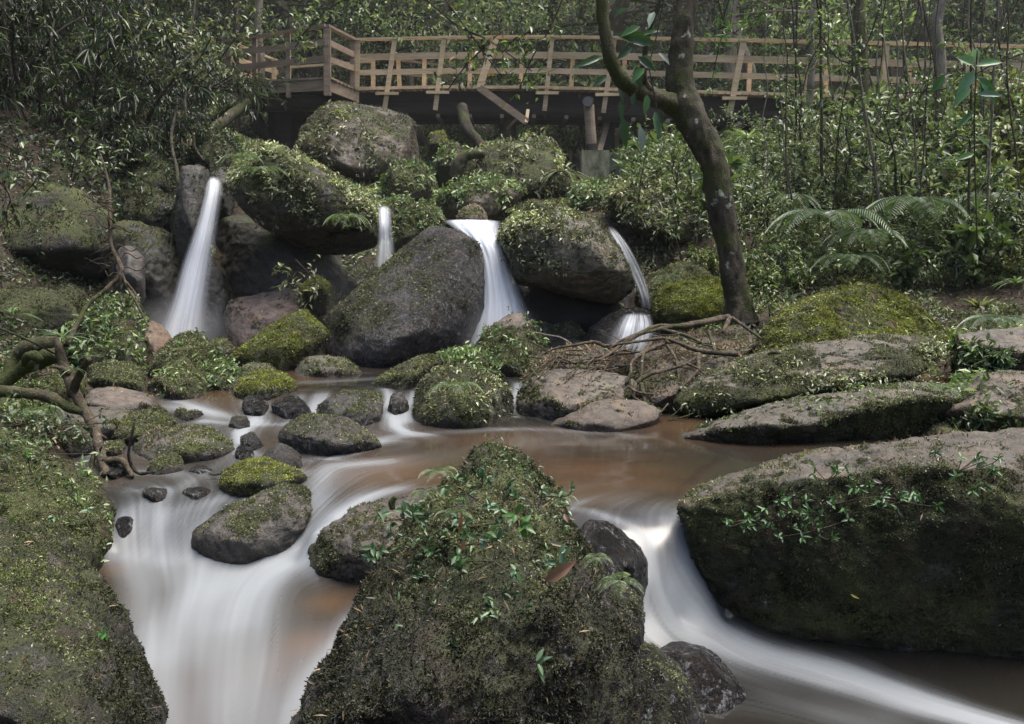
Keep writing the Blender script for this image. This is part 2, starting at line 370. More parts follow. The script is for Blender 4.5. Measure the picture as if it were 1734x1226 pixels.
for px, py, Y in [(1200, 560, 8.4), (1300, 560, 8.2), (1250, 535, 8.7), (1400, 640, 7.3), (1600, 660, 7), (1500, 560, 8.6), (1734, 600, 7.4), (1734, 540, 8.6), (1600, 500, 9.6), (1734, 450, 10.5), (1500, 420, 11), (1350, 420, 10.8), (1300, 330, 12.5), (1500, 270, 14.5), (1400, 225, 16.5),
                  (1650, 240, 16.5), (1130, 300, 15), (1050, 620, 8.0), (1150, 640, 7.4), (1130, 700, 6.9), (1000, 600, 8.2), (1250, 722, 6.45), (1350, 712, 6.6), (1620, 745, 5.7), (1000, 320, 14), (20, 560, 8.2), (60, 640, 6.9), (20, 700, 5.6), (150, 660, 7.0)]:
    GP.append(tuple(U(px, py, Y)))
ground_f = rbf_fit([g[:2] for g in GP], [g[2] for g in GP])
def ground_z(Q):
    Q = np.asarray(Q, float); p3 = np.hstack([Q, np.zeros((len(Q), 1))])
    return ground_f(Q) + .10 * fbm(p3 * .9, 4, 5) * smooth(6, 12, Q[:, 1]) + .04 * fbm(p3 * 3.1, 3, 9)

xs = np.concatenate([np.linspace(-70, -12, 40)[:-1], np.linspace(-12, -5, 50)[:-1], np.linspace(-5, 5.5, 210)[:-1], np.linspace(5.5, 12, 46)[:-1], np.linspace(12, 70, 40)])
ys = np.concatenate([np.linspace(-45, 0, 34)[:-1], np.linspace(0, 11, 220)[:-1], np.linspace(11, 20, 90)[:-1], np.linspace(20, 90, 70)])
def grid_faces(ny, nx):
    i = np.arange(ny - 1)[:, None]; j = np.arange(nx - 1)[None]
    return np.stack([i * nx + j, i * nx + j + 1, (i + 1) * nx + j + 1, (i + 1) * nx + j], -1).reshape(-1, 4)
X, Yg = np.meshgrid(xs, ys); Q = np.stack([X.ravel(), Yg.ravel()], 1); Z = ground_z(Q)
gc = np.tile(np.array([.055, .042, .028]), (len(Q), 1))
# red sand by the pool
bw = smooth(.30, .0, Z - water_z(np.clip(Q, [-5, 2], [5, 10]))) * smooth(0.6, 1.0, Q[:, 0]) * (Q[:, 1] < 8) * (Q[:, 1] > 4.5) * smooth(7.6, 7.0, Q[:, 1])
gc = gc * (1 - bw[:, None]) + np.array([.22, .10, .062]) * bw[:, None]
V = np.hstack([Q, Z[:, None]])
g = obj("ground", mk_mesh("ground", V, grid_faces(len(ys), len(xs)), M_GROUND, gc)); tag(g, kind="structure")

# ------------------------------------------------------------------ stream surface
nx, ny = 680, 700
wx = np.linspace(-4.2, 3.9, nx); wy = np.linspace(2.0, 9.9, ny)
X, Yw = np.meshgrid(wx, wy); Q = np.stack([X.ravel(), Yw.ravel()], 1); Z = water_z(Q)
STROKES = [  # pixel path on the water, width (m), foam, sideways softness
    ([(640, 640), (560, 645), (480, 650), (420, 662)], .10, .30), ([(330, 640), (290, 665), (330, 690)], .08, .35), ([(620, 632), (520, 636)], .05, .4),
    ([(425, 660), (440, 695)], .07, .75), ([(505, 672), (495, 705)], .06, .6), ([(540, 670), (530, 712)], .07, .8), ([(650, 660), (665, 700), (690, 735)], .05, .85), ([(700, 664), (685, 712)], .06, .75),
    ([(876, 650), (880, 705)], .05, .95), ([(810, 715), (880, 703), (960, 712)], .05, .8), ([(850, 636), (890, 634)], .05, .7),
    ([(600, 760), (690, 738), (800, 730), (900, 726), (1060, 738)], .07, .65), ([(950, 735), (1100, 760), (1250, 770)], .12, .10),
    ([(600, 700), (520, 715), (430, 720), (350, 715)], .06, .65), ([(280, 690), (370, 700), (440, 715)], .08, .55), ([(400, 735), (430, 765), (520, 780), (600, 765)], .06, .55), ([(240, 690), (170, 735), (150, 780)], .05, .4),
    ([(440, 700), (400, 745), (430, 780)], .06, .5), ([(400, 760), (340, 810), (270, 850), (230, 900)], .06, .4), ([(500, 800), (360, 850), (290, 880), (260, 930)], .07, .6), ([(200, 800), (300, 800), (380, 810)], .06, .25), ([(230, 830), (290, 832)], .05, .6),
    ([(660, 780), (560, 790), (535, 830), (545, 870)], .08, .5), ([(980, 850), (860, 838), (760, 826), (660, 832), (590, 862), (530, 920), (480, 945)], .06, .72), ([(560, 880), (500, 930), (430, 940)], .06, .7),
    ([(215, 880), (225, 935)], .08, .45), ([(280, 880), (280, 940)], .08, .7), ([(360, 905), (350, 945)], .06, .5), ([(210, 942), (300, 950), (400, 945), (520, 940)], .06, .7),
    ([(300, 940), (380, 1010), (420, 1110), (420, 1226)], .22, .5), ([(520, 925), (430, 960), (330, 1020), (280, 1100)], .16, .5), ([(560, 935), (470, 970), (400, 1050)], .10, .45), ([(230, 960), (240, 1060), (290, 1226)], .09, .4), ([(600, 1050), (545, 1130), (490, 1226)], .05, .70),
    ([(960, 858), (1030, 876), (1090, 910), (1130, 960), (1165, 1020)], .036, .8), ([(1180, 845), (1160, 880), (1165, 940), (1200, 1010), (1260, 1070)], .03, .75), ([(1130, 880), (1150, 930), (1150, 990)], .03, .25),
    ([(1085, 985), (1085, 1050), (1180, 1080), (1330, 1120), (1500, 1175), (1734, 1240)], .10, .9), ([(1160, 960), (1210, 1040), (1290, 1100), (1400, 1150)], .08, .8), ([(1360, 1120), (1480, 1140), (1600, 1190), (1700, 1226)], .09, .5), ([(1180, 1200), (1280, 1190), (1500, 1226)], .12, .25),
    ([(1480, 770), (1250, 800), (1080, 850)], .35, .04), ([(900, 750), (980, 800), (1040, 860)], .25, .10), ([(950, 740), (740, 780), (640, 825)], .2, .16), ([(1150, 870), (1000, 840)], .1, .2)]
WS = [UZ(a, b, 0) for a, b in ((0, 0),)] 
foam = np.zeros(len(Q)); fl = np.zeros((len(Q), 2)); fw = np.zeros(len(Q)) + 1e-6
fl += np.array([-.15, -1.]) * 1e-3
warp = np.stack([fbm(np.hstack([Q * 2.2, Q[:, :1] * 0]), 3, 21), fbm(np.hstack([Q * 2.2, Q[:, :1] * 0 + 5]), 3, 22)], 1)
Qw = Q + warp * .05
for pts, w, inten in STROKES:
    P = catmull(np.array([onwater(*p) for p in pts]), 5)[:, :2]
    best = np.full(len(Q), 9e9); bd = np.zeros((len(Q), 2))
    for a, b in zip(P[:-1], P[1:]):
        ab = b - a; L2 = ab @ ab + 1e-9; t = np.clip(((Qw - a) @ ab) / L2, 0, 1); d = ((Qw - a - t[:, None] * ab) ** 2).sum(1)
        k = d < best; best[k] = d[k]; bd[k] = ab / math.sqrt(L2)
    wt = np.exp(-best / (w * w)); foam = 1 - (1 - foam) * (1 - inten * wt)
    w2 = np.exp(-best / (2.2 * w + .1) ** 2); fl += bd * w2[:, None] * 1.0
slope = np.hypot(*np.gradient(Z.reshape(ny, nx), wy[1] - wy[0], wx[1] - wx[0])).ravel()
foam = np.clip(foam + .12 * smooth(.3, 1.2, slope), 0, 1)
# line integral convolution for silky long-exposure streaks
fl = fl / (np.linalg.norm(fl, axis=1)[:, None] + 1e-9); FX = fl[:, 0].reshape(ny, nx); FY = fl[:, 1].reshape(ny, nx)
for _ in range(6):
    FX = (FX + np.roll(FX, 1, 0) + np.roll(FX, -1, 0) + np.roll(FX, 1, 1) + np.roll(FX, -1, 1)) / 5; FY = (FY + np.roll(FY, 1, 0) + np.roll(FY, -1, 0) + np.roll(FY, 1, 1) + np.roll(FY, -1, 1)) / 5
nn = np.sqrt(FX ** 2 + FY ** 2) + 1e-6; FX /= nn; FY /= nn
wn = RNG.random((ny, nx)) * 1.3 + .55 * (vnoise(np.hstack([Q * 14, Q[:, :1] * 0]), 3).reshape(ny, nx) * .5 + .5) + .5 * (vnoise(np.hstack([Q * 5, Q[:, :1] * 0]), 4).reshape(ny, nx) * .5)
def bil(A, x, y):
    x = np.clip(x, 0, nx - 1.001); y = np.clip(y, 0, ny - 1.001); i = x.astype(int); j = y.astype(int); fx = x - i; fy = y - j
    return (A[j, i] * (1 - fx) + A[j, i + 1] * fx) * (1 - fy) + (A[j + 1, i] * (1 - fx) + A[j + 1, i + 1] * fx) * fy
gx, gy = np.meshgrid(np.arange(nx, dtype=float), np.arange(ny, dtype=float)); acc = np.zeros((ny, nx)); cnt = 0; fac2 = np.zeros((ny, nx)); FM = foam.reshape(ny, nx)
for sgn in (1, -1):
    x, y = gx.copy(), gy.copy()
    for k in range(42):
        vx = bil(FX, x, y); vy = bil(FY, x, y); x = x + sgn * vx; y = y + sgn * vy; w = 1 - k / 44
        acc += bil(wn, x, y) * w; fac2 += bil(FM, x, y) * w; cnt += w
st = acc / cnt; st = (st - st.mean()) / st.std(); st = np.clip(st * .22 + .5, 0, 1)
st = .5 + (st - .5) * (1 - .55 * smooth(4.7, 4.2, Q[:, 1]) * smooth(.2, -.1, Q[:, 0])).reshape(ny, nx)
foam = (.6 * fac2 / cnt + .4 * FM).ravel()
hue = .16 + .45 * fbm(np.hstack([Q * np.array([.9, 1.5]), Q[:, :1] * 0]), 3, 40) + .25 * smooth(.2, 1, Q[:, 0]) * smooth(6.3, 7, Q[:, 1]) 
for hx, hy, hw, ha in [(650, 795, .35, .75), (860, 760, .4, .4), (1000, 800, .5, .4), (860, 690, .3, .4), (560, 1020, .12, .5), (520, 1090, .12, .5), (450, 1130, .15, .25), (1150, 720, .4, .5), (1300, 760, .5, .2), (1690, 1110, .2, .4), (190, 965, .1, .4), (600, 680, .2, .5), (520, 640, .25, .3), (150, 735, .15, .5), (880, 630, .12, .5)]:
    c = onwater(hx, hy)[:2]; hue += ha * np.exp(-((Q - c) ** 2).sum(1) / hw ** 2)
c = onwater(1250, 800)[:2]; hue += -.2 * np.exp(-((Q - c) ** 2).sum(1) / .5 ** 2)
hue = smooth(-.1, 1.1, hue * (1 - .8 * smooth(-.45, -.55, Z)))
foam = foam * .9 + .13 * smooth(-.3, -.9, Q[:, 0]) * smooth(7.2, 6.6, Q[:, 1]) + .08 * fbm(np.hstack([Q * np.array([2.2, 1.6]), Q[:, :1] * 0]), 3, 51) * (1 - foam)
Z = Z + (st.ravel() - .5) * .010 * foam * smooth(.1, .5, foam) + .004 * fbm(np.hstack([Q * 3, Q[:, :1]]), 2, 8)
w = obj("stream", mk_mesh("stream", np.hstack([Q, Z[:, None]]), grid_faces(ny, nx), M_WATER, attrs=dict(foam=foam, streak=st.ravel(), hue=hue))); tag(w, kind="structure")
# upper stream feeding the falls
for nm, xr, yr, zz in [("upper_stream", (-.75, .2), (9.6, 10.6), 1.40)]:
    xx = np.linspace(*xr, 30); yy = np.linspace(*yr, 30); A, Bb = np.meshgrid(xx, yy); q = np.stack([A.ravel(), Bb.ravel()], 1)
    o = obj(nm, mk_mesh(nm, np.hstack([q, np.full((900, 1), zz)]), grid_faces(30, 30), M_WATER, attrs=dict(foam=np.full(900, .5), streak=np.full(900, .5), hue=np.full(900, .3)))); tag(o, kind="structure")

# ------------------------------------------------------------------ waterfalls
def fall(left, right, label, mat=None, dens=(1, 1), bulge=.10, name="waterfall", N=50, Mx=26, layers=1):
    """left/right: lists of (px,py,Y)"""
    n = max(4, N // (len(left) - 1))
    Lp = catmull(np.array([U(*p) for p in left]), n); Rp = catmull(np.array([U(*p) for p in right]), n); k = len(Lp)
    VV = []; uu = []; vv = []; dd = []; FF = []
    for ly in range(layers):
        u = np.linspace(0, 1, Mx); ins = .12 * ly
        uu0 = ins + (1 - 2 * ins) * u
        V = Lp[:, None] * (1 - uu0)[None, :, None] + Rp[:, None] * uu0[None, :, None]
        wdt = np.linalg.norm(Rp - Lp, axis=1)[:, None]
        V[..., 1] -= (bulge * wdt * 2.2 * (u * (1 - u))[None] * 2 + .03 * ly)
        nz = fbm(np.stack([(u[None] * 6 + np.zeros((k, 1))).ravel() + 9 * ly, (np.linspace(0, 1.5, k)[:, None] + np.zeros((1, Mx))).ravel(), np.zeros(k * Mx)], 1), 3, 33).reshape(k, Mx)
        V[..., 1] += .02 * nz
        FF.append(grid_faces(k, Mx) + ly * k * Mx); VV.append(V.reshape(-1, 3)); uu.append(np.tile(u, k))
        t = np.linspace(0, 1, k); vv.append(np.repeat(t, Mx) + 3.7 * ly); dd.append((np.interp(t, np.linspace(0, 1, len(dens)), dens)[:, None] * smooth(0, .10, t[:, None] - .05 * (2 * u[None] - 1) ** 2 + .02 * nz)).ravel())
    o = obj(name, mk_mesh(name, np.vstack(VV), np.vstack(FF), mat or M_FALL, attrs=dict(u=np.concatenate(uu), v=np.concatenate(vv), dens=np.concatenate(dd))))
    tag(o, label, "waterfall"); return o
fall([(348, 296, 10.2), (345, 320, 9.8), (325, 390, 9.5), (303, 450, 9.35), (284, 510, 9.2), (264, 560, 9.1), (250, 600, 9.0)],
     [(376, 298, 10.2), (380, 320, 9.8), (371, 390, 9.5), (364, 450, 9.35), (357, 510, 9.2), (355, 560, 9.1), (362, 600, 9.0)], "tall thin waterfall at the left beside a dark column of rock", dens=(.5, .8, .9, 1.0, 1.1, 1.2, .8), layers=2)
fall([(638, 346, 9.6), (638, 375, 9.2), (636, 410, 9.1), (630, 452, 9.0)], [(663, 346, 9.6), (665, 375, 9.2), (669, 410, 9.1), (672, 452, 9.0)], "short narrow waterfall between the leafy overhang and the small mossy boulders", dens=(.9, .9, .7, .5))
fall([(752, 371, 10.0), (750, 376, 9.5), (778, 398, 9.15), (798, 435, 9.0), (796, 500, 8.85), (776, 555, 8.75), (745, 610, 8.7)], [(850, 371, 10.0), (852, 380, 9.5), (856, 410, 9.15), (868, 450, 9.0), (888, 500, 8.85), (912, 550, 8.75), (940, 605, 8.7)], "broad white waterfall in the middle, pouring between the two largest boulders", dens=(1.6, 2.2, 2.2, 2.0, 1.7, 1.5, 1.0), layers=3)
fall([(1022, 380, 9.4), (1045, 425, 9.1), (1068, 470, 9.0), (1080, 500, 8.95), (1084, 522, 8.95)], [(1038, 380, 9.4), (1068, 420, 9.1), (1092, 468, 9.0), (1102, 500, 8.95), (1106, 522, 8.95)], "thin waterfall sliding down the right edge of the slanting boulder", mat=M_STRAND, dens=(.7, .8, .7, .6, .1))
fall([(1055, 528, 8.35), (1040, 550, 8.1), (1025, 580, 8.0), (1000, 612, 7.95)], [(1098, 528, 8.4), (1108, 548, 8.15), (1110, 575, 8.05), (1100, 612, 8.0)], "little fan of water strands spilling over the round wet rock", mat=M_STRAND, dens=(.5, .95, .9, .7), bulge=.15)
fall([(530, 575, 8.2), (528, 600, 8.15), (520, 630, 8.1)], [(552, 560, 8.2), (552, 590, 8.15), (556, 630, 8.1)], "small patch of white water behind the tilted mossy block", dens=(.8, .8, .5))
# ------------------------------------------------------------------ rocks
ICO = {}
def ico(sub):
    if sub not in ICO:
        bm = bmesh.new(); bmesh.ops.create_icosphere(bm, subdivisions=sub, radius=1)
        ICO[sub] = (np.array([v.co[:] for v in bm.verts]), np.array([[v.index for v in f.verts] for f in bm.faces])); bm.free()
    return ICO[sub]
def hull_planes(P):
    bm = bmesh.new()
    for p in P: bm.verts.new(p)
    r = bmesh.ops.convex_hull(bm, input=bm.verts)
    c = P.mean(0); pl = {}
    for f in bm.faces:
        f.normal_update(); n = np.array(f.normal[:]); 
        if f.calc_area() < 1e-7: continue
        h = n @ (np.array(f.verts[0].co[:]) - c)
        if h < 0: n, h = -n, -h
        pl[tuple(np.round(n * 7))] = (n, h)
    bm.free(); return c, np.array([a[0] for a in pl.values()]), np.array([a[1] for a in pl.values()])
MOSSC = [(.062, .074, .028), (.115, .13, .048), (.038, .046, .020), (.085, .08, .045), (.18, .19, .10), (.10, .08, .055), (.05, .07, .042), (.22, .22, .15)]
MOSSG = [(.07, .10, .015), (.10, .13, .02), (.05, .07, .012)]
LEAFC = [(.09, .14, .05), (.15, .20, .09), (.06, .10, .035), (.22, .26, .15), (.11, .16, .08)]
LITC = [(.20, .13, .08), (.13, .08, .05), (.28, .21, .13), (.09, .06, .04), (.22, .18, .14)]
VIEW = {}
SURF = {}
def sample(V, F, m, wv, rng, fcull=True):
    a = V[F[:, 0]]; b = V[F[:, 1]]; c = V[F[:, 2]]; n = np.cross(b - a, c - a); ar = np.linalg.norm(n, axis=1) + 1e-12; n = n / ar[:, None]
    cen = (a + b + c) / 3; w = ar * np.clip(wv[F].mean(1), 0, None)
    if fcull: w = w * (((CAM - cen) * n).sum(1) > -.35 * np.linalg.norm(CAM - cen, axis=1))
    if w.sum() <= 0: return np.zeros((0, 3)), np.zeros((0, 3))
    k = rng.choice(len(F), m, p=w / w.sum()); r1 = np.sqrt(rng.random(m))[:, None]; r2 = rng.random(m)[:, None]
    return a[k] * (1 - r1) + b[k] * r1 * (1 - r2) + c[k] * r1 * r2, n[k]
def clumpy(P, sc, seed, lo=-.1, hi=.25): return smooth(lo, hi, fbm(P * sc, 3, seed))
def scatter(B, P, N, L, asp, cols, rng, stand=.6, droop=.2, six=False, down=.0, jit=.3, colf=None):
    m = len(P); T = unit(rng.normal(size=(m, 3))); D = unit(T + N * stand + np.array([0, 0, -down])); nn = unit(N + rng.normal(size=(m, 3)) * .5)
    l = L * (.55 + .9 * rng.random(m)); cl = .62 + .75 * (fbm(P * (1.2 / max(float(np.mean(L)) * 4, .05)), 2, 77)[:, None] + .3) + .55 * fbm(P * 2.6, 2, 79)[:, None]
    if colf is not None: cl = cl * colf(P)[:, None]
    leaves(B, P - N * (np.ones(m) * L)[:, None] * .15, D, nn, l, l * asp, pal(cols, m, rng, jit) * np.clip(cl, .3, 1.9) * (.42 + .95 * smooth(.05, .8, N[:, 2:3])), six=six, droop=droop)  # darker leaf colours on steep faces: top-lit shading put into the colour
nrock = 0
_ys = np.concatenate([np.arange(2.2, 10, .02), np.arange(10, 20, .08)])
def contact_Y(px, py):
    d = ray(px, py); P = CAM + d * (_ys / d[1])[:, None]; g_ = ground_f(P[:, :2]); wz_ = np.where((P[:, 0] > -4.2) & (P[:, 0] < 3.9) & (P[:, 1] < 9.8), water_z(P[:, :2]), -9); h = np.maximum(g_, wz_)
    k = np.where(P[:, 2] < h)[0]; return float(_ys[k[0]]) if len(k) else 20.
def rock(poly, Y, thick, label, moss=.5, tint=(.16, .14, .12), wet=0., p=9, sub=5, amp=.05, name="boulder", slope=.35, sink=.25, extra=(), front=None, tuft=0, leaf=0, litter=0,
         leafL=.05, leafC=None, mossC=None, mfun=None, strata=0, cat="boulder", flat=.0, tuftL=None, leafz=None, group=None, seed=None, hang=.5, auto=None, darkz=None):
    """poly: outline in picture pixels; Y distance; thick: half depth in metres"""
    global nrock; nrock += 1; sd = seed or nrock * 13; rng = np.random.default_rng(sd)
    poly = np.array(poly, float); c = (poly.min(0) + poly.max(0)) / 2 * .5 + poly.mean(0) * .5; y0, y1 = poly[:, 1].min(), poly[:, 1].max()
    pts = []
    yy = Y - slope * thick * ((poly[:, 1] - y0) / (y1 - y0 + 1e-6)) * 2 + slope * thick
    auto = (4.3 < Y < 9.0) if auto is None else auto; f1, f2 = .62, 1.0
    if auto:
        poly = c + (poly - c) * 1.07; y0, y1 = poly[:, 1].min(), poly[:, 1].max(); low = poly[:, 1] > y0 + .62 * (y1 - y0); ylw = np.array([contact_Y(a, b) for a, b in poly[low]]); ylw = np.clip(ylw, Y - .9, Y + .6); ym = ylw.mean(); yy = np.full(len(poly), ym)
        fr = (poly[:, 1] - y0) / (y1 - y0); yy = ym + thick * (1.1 * (1 - fr)); yy[low] = .5 * ylw + .5 * yy[low]; f1, f2 = .35, .6; Y = ym
    for (a, b), yv in zip(poly, yy):
        pts.append(U(a, b, yv))
        if b > y0 + .72 * (y1 - y0): pts.append(pts[-1] + np.array([0, 0, -sink]))
    for s, o in ((.86, f1), (.55, f2)):
        for (a, b), yv in list(zip(poly, yy))[::1]:
            q = c + (np.array([a, b]) - c) * s
            pts.append(U(q[0], q[1], yv - o * thick)); qq = U(q[0], q[1], yv); pts.append(qq + np.array([0, o * thick, 0]))
    for e in extra: pts.append(U(*e))
    P = np.array(pts); cen = P.mean(0); sc = np.maximum(P.std(0), 1e-3); Pw = (P - cen) / sc
    hc, Nn, H = hull_planes(Pw); D, F = ico(sub); p = p * 3.2
    nk = 13 if p < 22 else 18; ck = unit(rng.normal(size=(nk, 3))); hk = ((Pw - hc) @ ck.T).max(0) * rng.uniform(.70, .94, nk); Nn = np.vstack([Nn, ck]); H = np.concatenate([H, hk])
    q = np.clip(D @ Nn.T / H[None], 0, None)
    r = 1 / np.maximum((q ** p).sum(1) ** (1. / p), 1e-6)
    size = float(sc.mean()); V = (hc + D * (r * 1.065)[:, None]) * sc + cen
    # displacement
    a, b, c3 = V[F[:, 0]], V[F[:, 1]], V[F[:, 2]]; fn = np.cross(b - a, c3 - a); VN = np.zeros_like(V)
    for k in range(3): np.add.at(VN, F[:, k], fn)
    VN = unit(VN)
    if (VN * (V - cen)).sum() < 0: VN = -VN; F = F[:, ::-1]
    s0 = 1 / max(size, .05)
    dn = fbm(V * s0 * .9 + sd, 5, sd, .52); rg = fbm(V * s0 * 1.6 + sd * 2, 4, sd + 5, .5, True)
    ck_ = np.abs(fbm(V * s0 * 1.3 * np.array([1, 1, 1.7]) + 31 + sd, 3, sd + 11)); ck_ = -smooth(.07, .0, ck_)
    lump = fbm(V * s0 * 3.2 + sd * 3, 4, sd + 15, .62)
    amp = amp * (1 - .6 * (wet > .6))
    V = V + VN * (size * amp * (1.4 * dn + .7 * (rg - .4) + .55 * ck_ + .80 * lump))[:, None] + VN * (.014 * fbm(V * 13 + sd, 4, sd + 9, .6))[:, None]
    if Y < 5: V = V + VN * (.020 * np.clip(np.abs(fbm(V * 9 + sd, 4, sd + 39, .6)) - .06, 0, 1) * min(1, max(moss, 0) * 1.6) * 1.4)[:, None]
    if strata:
        z = V[:, 2] + .12 * fbm(V * 1.1, 2, sd); V = V + VN * (strata * (np.abs(((z * 3.1) % 1) - .5) ** .5 - .5) * size * .5)[:, None]
    a, b, c3 = V[F[:, 0]], V[F[:, 1]], V[F[:, 2]]; fn = np.cross(b - a, c3 - a); VN = np.zeros_like(V)
    for k in range(3): np.add.at(VN, F[:, k], fn)
    VN = unit(VN)
    up = VN[:, 2]; big = fbm(V * s0 * .8 + sd + 3, 3, sd + 4)
    M = moss + .32 * up * (1 - flat) + .45 * big - .12 - flat * .55 * smooth(.75, .95, up)
    if mfun is not None: M = M + mfun(V, VN)
    wl = water_z(np.clip(V[:, :2], [-4.2, 2], [3.9, 9.8])) if Y < 9 else np.full(len(V), -9.)
    wt = smooth(.10, .02, V[:, 2] - wl + .03 * big); W = np.clip(wet * (1 + .5 * big) + wt * .5, 0, 1)
    colf = None
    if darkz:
        W = np.maximum(W, .8 * smooth(*darkz, V[:, 2] + .10 * big)); colf = lambda Q_: 1 - .80 * smooth(*darkz, Q_[:, 2] + cen[2]); M = M - .5 * wt  # darkened foot: wet dark moss, with shade put into the colour too
    M = np.clip(M + .35 * fbm(V * s0 * 3 + 9, 3, sd + 21) - .15 * ck_, -.2, 1.1)
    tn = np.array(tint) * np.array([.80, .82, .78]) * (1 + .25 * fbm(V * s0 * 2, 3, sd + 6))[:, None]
    me = mk_mesh(name, V - cen, F, M_ROCK, attrs=dict(moss=M, wet=W)); at = me.attributes.new("tint", 'FLOAT_COLOR', 'POINT'); c4 = np.ones((len(V), 4), np.float32); c4[:, :3] = tn; at.data.foreach_set("color", c4.ravel())
    o = obj(name, me, loc=cen); tag(o, label, cat, group); dist = max(Y, 2.)
    dryw = (V[:, 2] > wl + .03) * 1.
    if tuft:
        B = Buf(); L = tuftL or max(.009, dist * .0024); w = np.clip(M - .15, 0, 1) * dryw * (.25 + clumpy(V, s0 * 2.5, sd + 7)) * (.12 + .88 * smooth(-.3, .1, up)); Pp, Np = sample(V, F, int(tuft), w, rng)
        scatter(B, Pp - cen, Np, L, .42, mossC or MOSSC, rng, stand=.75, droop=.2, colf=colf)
        if B.V: t = obj("moss", B.mesh("moss", M_MOSS), o); tag(t, kind="stuff")
    if leaf or litter:
        lz = leafz if leafz is not None else (lambda V, N: smooth(-.25, .15, N[:, 2]))
        w = dryw * clumpy(V, s0 * 1.8, sd + 8, -.12, .15) * lz(V, VN)
        if leaf:
            B = Buf(); Pp, Np = sample(V, F, max(1, int(leaf / 5)), w, rng)
            k = 5; Pq = np.repeat(Pp, k, 0) + rng.normal(size=(len(Pp) * k, 3)) * leafL * .45; Nq = np.repeat(Np, k, 0)
            Pq += Nq * (leafL * .5 * rng.random(len(Pq)))[:, None]; Pq[:, 2] -= hang * leafL * rng.random(len(Pq)) * (Nq[:, 2] < .4)
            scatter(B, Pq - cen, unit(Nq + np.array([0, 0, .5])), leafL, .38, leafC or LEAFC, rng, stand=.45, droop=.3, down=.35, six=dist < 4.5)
            if B.V: t = obj("leaf_cover", B.mesh("leaf_cover", M_LEAF), o); tag(t, kind="stuff")
        if litter:
            B = Buf(); Pp, Np = sample(V, F, int(litter), dryw * smooth(.1, .6, up) * (.1 + clumpy(V, s0 * 2.2, sd + 18, -.05, .3)), rng)
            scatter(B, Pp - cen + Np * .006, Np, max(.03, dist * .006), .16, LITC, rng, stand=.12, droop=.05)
            if B.V: t = obj("leaf_litter", B.mesh("leaf_litter", M_LITTER), o); tag(t, kind="stuff")
    SURF[label] = (V, F, VN); return o

GREY = (.15, .145, .13); BROWN = (.17, .14, .115); DARK = (.050, .048, .043); RED = (.18, .125, .10); WARM = (.14, .115, .09); MID = (.105, .10, .085)
BRIGHTMOSS = [(.12, .14, .028), (.18, .20, .045), (.08, .10, .022), (.23, .24, .09), (.12, .10, .04)]
PALELEAF = [(.20, .23, .12), (.30, .33, .21), (.10, .12, .055), (.42, .44, .32), (.15, .18, .08), (.22, .18, .12)]
# --- foreground
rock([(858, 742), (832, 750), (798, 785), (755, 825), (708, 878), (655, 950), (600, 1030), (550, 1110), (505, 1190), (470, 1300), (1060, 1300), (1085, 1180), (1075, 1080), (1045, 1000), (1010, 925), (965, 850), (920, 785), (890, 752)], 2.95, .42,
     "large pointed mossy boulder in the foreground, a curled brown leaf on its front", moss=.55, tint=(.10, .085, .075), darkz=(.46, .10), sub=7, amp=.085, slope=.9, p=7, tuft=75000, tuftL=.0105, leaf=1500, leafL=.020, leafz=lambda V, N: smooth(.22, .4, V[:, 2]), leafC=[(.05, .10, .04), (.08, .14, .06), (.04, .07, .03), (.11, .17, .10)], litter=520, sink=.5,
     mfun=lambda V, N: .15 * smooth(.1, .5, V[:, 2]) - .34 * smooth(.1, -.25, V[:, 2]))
rock([(1165, 850), (1190, 835), (1300, 795), (1410, 765), (1560, 752), (1734, 738), (1900, 725), (2000, 900), (1950, 1090), (1734, 1085), (1450, 1105), (1345, 1098), (1260, 1015), (1200, 935)], 4.25, .35,
     "huge flat-topped rock at the right edge, bare brown on top with a dark mossy face", moss=.82, tint=(.10, .086, .07), sub=7, amp=.03, slope=.1, p=16, tuft=60000, tuftL=.012, leaf=0, litter=450, sink=.5, flat=1.0,
     extra=[(1172, 862, 4.05), (1400, 830, 3.85), (1734, 790, 3.7), (1950, 780, 3.7), (1200, 840, 4.5), (1400, 775, 5.0), (1734, 745, 5.3), (1900, 730, 5.3), (1330, 1090, 4.0), (1734, 1090, 3.9)], mfun=lambda V, N: .12 * smooth(0, -.6, N[:, 2]) - .10)
rock([(-260, 700), (-100, 690), (0, 738), (60, 770), (120, 830), (165, 870), (192, 930), (150, 960), (120, 990), (-100, 1250), (-300, 1200)], 3.9, .45, "mossy bank rock at the left edge, upper block with small ferns and pale dry blades", moss=.72, tint=MID, sub=7, amp=.07, p=6, tuft=42000, tuftL=.011, leaf=1500, leafL=.028, litter=300, sink=.6, slope=.9, mossC=MOSSC + MOSSG)
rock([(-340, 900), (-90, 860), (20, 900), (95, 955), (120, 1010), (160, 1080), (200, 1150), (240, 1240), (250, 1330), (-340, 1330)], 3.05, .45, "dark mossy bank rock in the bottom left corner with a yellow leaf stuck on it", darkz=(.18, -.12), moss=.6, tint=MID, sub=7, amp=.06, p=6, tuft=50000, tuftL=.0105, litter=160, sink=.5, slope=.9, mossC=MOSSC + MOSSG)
rock([(985, 885), (1000, 870), (1040, 888), (1080, 925), (1102, 965), (1085, 1000), (1050, 1015), (960, 1020)], 3.9, .22, "shiny wet black rock against the right flank of the pointed boulder", moss=-.1, tint=DARK, wet=1, amp=.10, p=7, sub=6)
rock([(1000, 990), (1060, 985), (1085, 1010), (1078, 1045), (1090, 1090), (1060, 1130), (990, 1130)], 3.55, .2, "small knobbly dark rock below the shiny wet one", moss=.25, tint=DARK, wet=.7, amp=.12, p=6, tuft=1500, sub=6)
